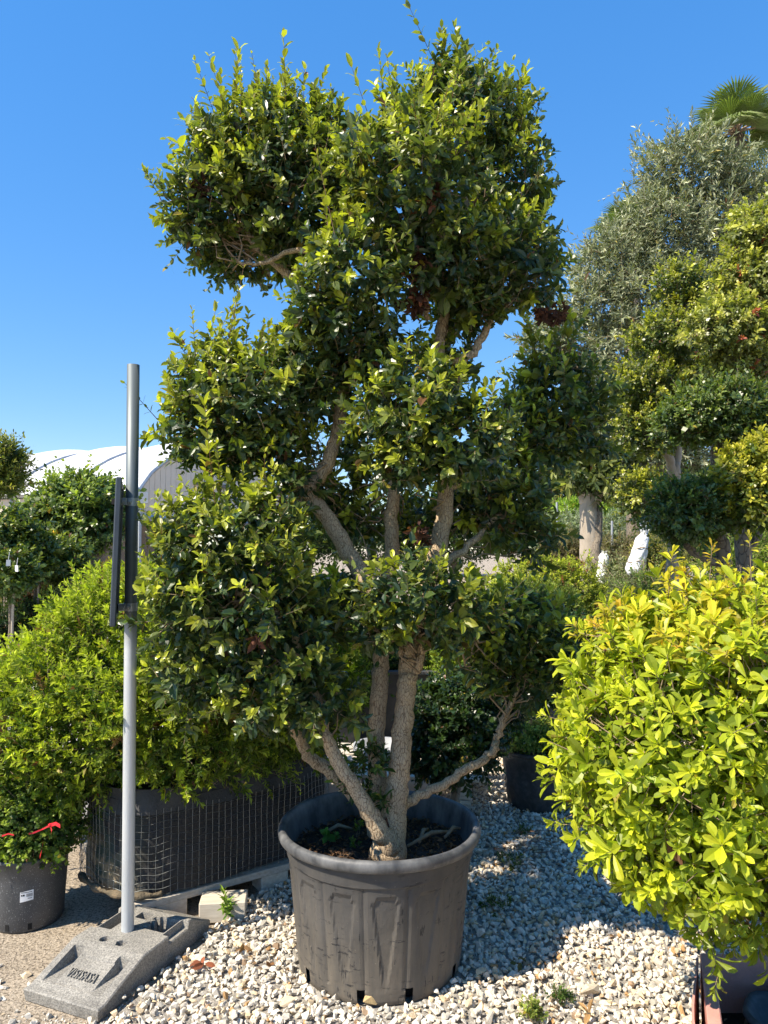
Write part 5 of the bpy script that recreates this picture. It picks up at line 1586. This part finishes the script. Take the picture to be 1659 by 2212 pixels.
# crumpled black pot inside the trough
pcx = np.array((X0 + .27, Y1 - .31, .08))
root = empty('crumpled_pot', tuple(pcx), 'crumpled black plastic pot lying inside the pink planter', 'pot')
mb = MB(); mb.lathe([(.001, .0), (.165, .0), (.19, .06), (.20, .12), (.212, .13), (.218, .15), (.205, .16), (.19, .14), (.175, .10), (.001, .09)], (0, 0, 0), 48)
tl_ = Euler((R(-9), R(-10), 0)).to_matrix()
mb.v = [tuple(Vector(pcx) + tl_ @ (Vector((x, y, z)) * (1 + .05 * math.sin(5 * math.atan2(y, x) + 1) + .03 * math.sin(9 * math.atan2(y, x))))+ Vector((0, 0, .03))) for (x, y, z) in mb.v]
mb.build('body', M['dusty_black'], root, True)
0 and MB().tube([P(1625, 2180, 1.9), P(1600, 2165, 1.95), P(1592, 2190, 1.95), P(1590, 2225, 1.92)], [.02, .024, .026, .026], 10).build('folded_lip', M['black_plastic'], root, True)

YB = [(1590, 1600, 2.50, 310, 260, .48), (1405, 1510, 2.45, 130, 140), (1335, 1630, 2.40, 90, 120), (1460, 1405, 2.55, 150, 85), (1600, 1370, 2.45, 160, 80), (1385, 1740, 2.30, 140, 120), (1530, 1800, 2.20, 190, 150),
      (1660, 1520, 2.12, 150, 170), (1480, 1620, 2.16, 170, 170), (1580, 1930, 2.18, 130, 80), (1500, 1880, 2.15, 110, 75), (1680, 1820, 2.08, 120, 120), (1300, 1570, 2.5, 50, 60), (1380, 1620, 2.22, 120, 120)]
YPAD = pads_u(YB)
yb = np.array((X0 + .50, Y1 - .25, .16))
root = empty('yellow_bush', tuple(yb), 'large yellow-green bush with spoon-shaped leaves at the right edge', 'bush')
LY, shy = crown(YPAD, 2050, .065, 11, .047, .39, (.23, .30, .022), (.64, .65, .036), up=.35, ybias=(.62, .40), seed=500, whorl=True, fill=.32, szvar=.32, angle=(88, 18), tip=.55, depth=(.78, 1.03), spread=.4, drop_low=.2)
YT = pads_u([(1460, 1385, 2.50, 150, 85), (1610, 1345, 2.42, 150, 75), (1375, 1385, 2.5, 60, 45), (1560, 1440, 2.2, 120, 60), (1520, 1300, 2.5, 80, 35)])
LT, sht = crown(YT, 230, .075, 10, .047, .36, (.44, .38, .03), (.70, .60, .036), up=.5, ybias=(.6, .3), seed=501, whorl=True, fill=.15, angle=(85, 22), tip=.6, alt=(.62, .40, .04), p_alt=.08)
LYA = cat_leaves(LY, LT)
ystem = [[(*yb, .035), (yb[0] - .03, yb[1] + .02, .45, .03), (*P(1600, 1600, 2.42), .024), (*P(1600, 1440, 2.4), .016)],
         [(yb[0] - .02, yb[1], .35, .022), (*P(1500, 1700, 2.35), .018), (*P(1420, 1560, 2.38), .012), (*P(1400, 1440, 2.42), .007)],
         [(*P(1600, 1500, 2.4), .014), (*P(1580, 1400, 2.35), .011), (*P(1545, 1385, 2.3), .008), (*P(1480, 1370, 2.3), .005)],
         [(*P(1560, 1400, 2.33), .008), (*P(1565, 1350, 2.3), .006), (*P(1575, 1300, 2.3), .004)],
         [(yb[0] + .05, yb[1], .4, .02), (*P(1680, 1600, 2.35), .014), (*P(1690, 1400, 2.3), .007)],
         [(*P(1590, 1470, 2.38), .008), (*P(1630, 1400, 2.26), .006), (*P(1650, 1340, 2.22), .004)],
         [(*P(1500, 1700, 2.33), .012), (*P(1420, 1760, 2.28), .009), (*P(1350, 1740, 2.25), .005)]]
for i, s in enumerate(ystem): wood('trunk' if i == 0 else 'branch', s, M['bark_grey'], root, 8, 5, .004, 520 + i)
g = np.random.default_rng(78)
se = []
ye = np.concatenate([spline(s, 4)[2:, :3] for s in ystem])
for (c, r) in YPAD:
    near = np.argsort(np.linalg.norm(ye - c, axis=1))[:6]
    for _ in range(14): se.append((ye[near[g.integers(6)]], c + r * norm(g.normal(size=(1, 3)))[0] * .9))
twig_mesh('twigs', se, .0045, M['bark_grey'], root, 6, 5, 5, .09)
shoot_stems('shoots', shy, .0022, M['twig'], root, 1.0, .04)
shoot_stems('top_shoots', sht, .0022, M['twig'], root, 1.0, .04)
pk = pick_visible(LYA, 300, .012)
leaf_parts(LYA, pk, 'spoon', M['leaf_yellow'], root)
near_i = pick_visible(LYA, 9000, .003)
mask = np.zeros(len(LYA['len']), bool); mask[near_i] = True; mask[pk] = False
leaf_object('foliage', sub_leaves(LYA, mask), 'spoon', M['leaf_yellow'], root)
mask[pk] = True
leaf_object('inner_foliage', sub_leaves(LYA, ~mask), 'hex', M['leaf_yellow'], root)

# ------------------------------------------------------------------ small things on the ground
def sprig(name, label, base, n, h, ll, wid, old, young, seed, spread=.03, cat='weed', kind='ovate'):
    root = empty(name, tuple(base), label, cat)
    pad = [(np.array(base) + np.array((0, 0, h * .45)), np.array((spread, spread, h * .5)))]
    L_, sh = crown(pad, n, h * .5, 5, ll, wid, old, young, up=1.0, seed=seed, fill=0, ybias=(.5, .3), depth=(.2, .9), drop_low=.3)
    leaf_object('leaves', L_, kind, M['leaf_soft'], root)
    shoot_stems('stems', sh, .0012, M['twig'], root, 1.0, .02)
    return root
sprig('weed', 'fresh green weed standing beside the pallet block', G(490, 1988, .01), 7, .085, .038, .28, (.10, .19, .03), (.30, .42, .06), 601, .016)
sprig('weed', 'pale feathery weed in the gravel at the bottom right', G(1150, 2200, .02), 40, .05, .015, .5, (.16, .22, .04), (.34, .38, .08), 602, .05)
sprig('weed', 'dark trailing weed in the gravel above the bottom weeds', G(1210, 2165, .02), 26, .04, .014, .5, (.05, .10, .02), (.14, .22, .04), 603, .045)
sprig('seedling', 'broad-leaved seedling in the pot left of the trunk', G(712, 1820, SZ + .01), 3, .05, .032, .7, (.08, .18, .03), (.20, .36, .05), 604, .012)
sprig('seedling', 'small yellow-green seedling in the pot beside the trunk', G(775, 1806, SZ + .01), 5, .06, .018, .5, (.14, .20, .02), (.40, .42, .04), 605, .015)
sprig('seedling', 'tiny seedling close to the front rim of the pot', G(768, 1830, SZ + .01), 5, .03, .015, .5, (.10, .16, .02), (.30, .36, .04), 606, .014)
for i, (px, py, lb) in enumerate([(1130, 1800, 'flat green ground weed between the main pot and the black ribbed pot'), (1105, 1870, 'sparse weed in the shaded gravel right of the pot rim'), (1075, 1960, 'small dark weed in shaded gravel hugging the main pot')]):
    sprig('weed', lb, G(px, py, .015), 22, .035, .014, .5, (.06, .10, .03), (.16, .20, .05), 610 + i, .09)
# trailing dry twigs on the gravel
mb = MB(); g = np.random.default_rng(9)
for _ in range(26):
    a = G(g.uniform(1050, 1180), g.uniform(1770, 1850), .04); an = g.normal(.1, .4); l_ = g.uniform(.08, .22)
    mb.tube([a, a + np.array((math.cos(an), math.sin(an) * .5, .02)) * l_ * .5, a + np.array((math.cos(an), math.sin(an) * .5, 0)) * l_], [.0015, .0012, .0006], 3, False)
tag(mb.build('dry_twigs', M['shoot']), 'tangle of thin dry twigs on gravel beside the main pot', 'twigs', None, 'stuff')
def dead_leaf(px, py, label, s, col, seed):
    g = np.random.default_rng(seed); n = 5
    b = G(px, py, .035)
    L_ = dict(pos=b + g.normal(size=(n, 3)) * .008, dir=norm(g.normal(size=(n, 3)) * np.array((1, 1, .5))), nrm=norm(g.normal(size=(n, 3)) + np.array((0, 0, 1.2))), len=s * g.uniform(.7, 1.2, n), wid=np.full(n, .45), col=np.array(col) * g.uniform(.6, 1.3, (n, 1)))
    v, tf = leaf_verts(L_, 'ovate'); k = v.shape[1]; off = (np.arange(n) * k)[:, None, None]
    me = mesh_np('fallen_leaves', v.reshape(-1, 3), [(q[None] + off).reshape(-1, q.shape[1]) for q in tf], False, np.repeat(L_['col'], k, axis=0))
    tag(link('fallen_leaves', me, M['dead']), label, 'leaves')
dead_leaf(440, 2085, 'curled red-brown leaves on the gravel right of the foot block', .045, (.30, .10, .05), 1)
dead_leaf(1275, 2190, 'tan fallen leaves at the bottom edge left of the pink planter', .06, (.42, .26, .12), 2)
dead_leaf(585, 2080, 'small brown leaves on the gravel left of the main pot', .03, (.28, .14, .06), 3)
dead_leaf(1120, 2075, 'single greenish leaf on the shaded gravel', .035, (.12, .11, .04), 4)
dead_leaf(530, 2045, 'dry brown scrap on the gravel below the pallet', .04, (.34, .20, .10), 5)
# scattered leaf litter on the gravel
g = np.random.default_rng(66); n = 900
x = g.uniform(-1.0, 2.4, n); y = g.uniform(2.3, 5.0, n)
k = (x > gravel_x(y) + .05) & ((x - POT[0]) ** 2 + (y - POT[1]) ** 2 > .35 ** 2); x, y = x[k], y[k]; n = len(x)
lit = dict(pos=np.stack([x, y, g.uniform(.022, .036, n)], 1), dir=norm(g.normal(size=(n, 3)) * np.array((1, 1, .25))), nrm=norm(g.normal(size=(n, 3)) * .4 + np.array((0, 0, 1))),
           len=g.uniform(.008, .036, n), wid=g.uniform(.12, .5, n), col=np.array((.24, .14, .07)) * g.uniform(.3, 1.6, (n, 1)))
tag(leaf_object('leaf_litter', lit, 'fold', M['dead'], None), 'scraps of dry brown leaf scattered over the gravel', 'leaf litter')
# slab of old wood by the pink planter
a = G(1480, 1852, .03)
mb = MB()
mb.add([(a[0] - .10, a[1] - .02, .02), (a[0] + .07, a[1] - .05, .03), (a[0] + .09, a[1] + .05, .03), (a[0] - .07, a[1] + .04, .02), (a[0] - .10, a[1] - .02, .045), (a[0] + .07, a[1] - .05, .052), (a[0] + .09, a[1] + .05, .05), (a[0] - .07, a[1] + .04, .045)],
       [(0, 3, 2, 1), (4, 5, 6, 7), (0, 1, 5, 4), (1, 2, 6, 5), (2, 3, 7, 6), (3, 0, 4, 7)])
M['grey_wood'] = basic('grey_wood', (.20, .20, .20), (.12, .12, .125), 8, .9, .6, 30, stretch=(2, 14, 14), dist=.004)
tag(mb.build('wood_slab', M['grey_wood'], None, False, .004), 'broken grey slab of wood in gravel beside the pink planter', 'wood')
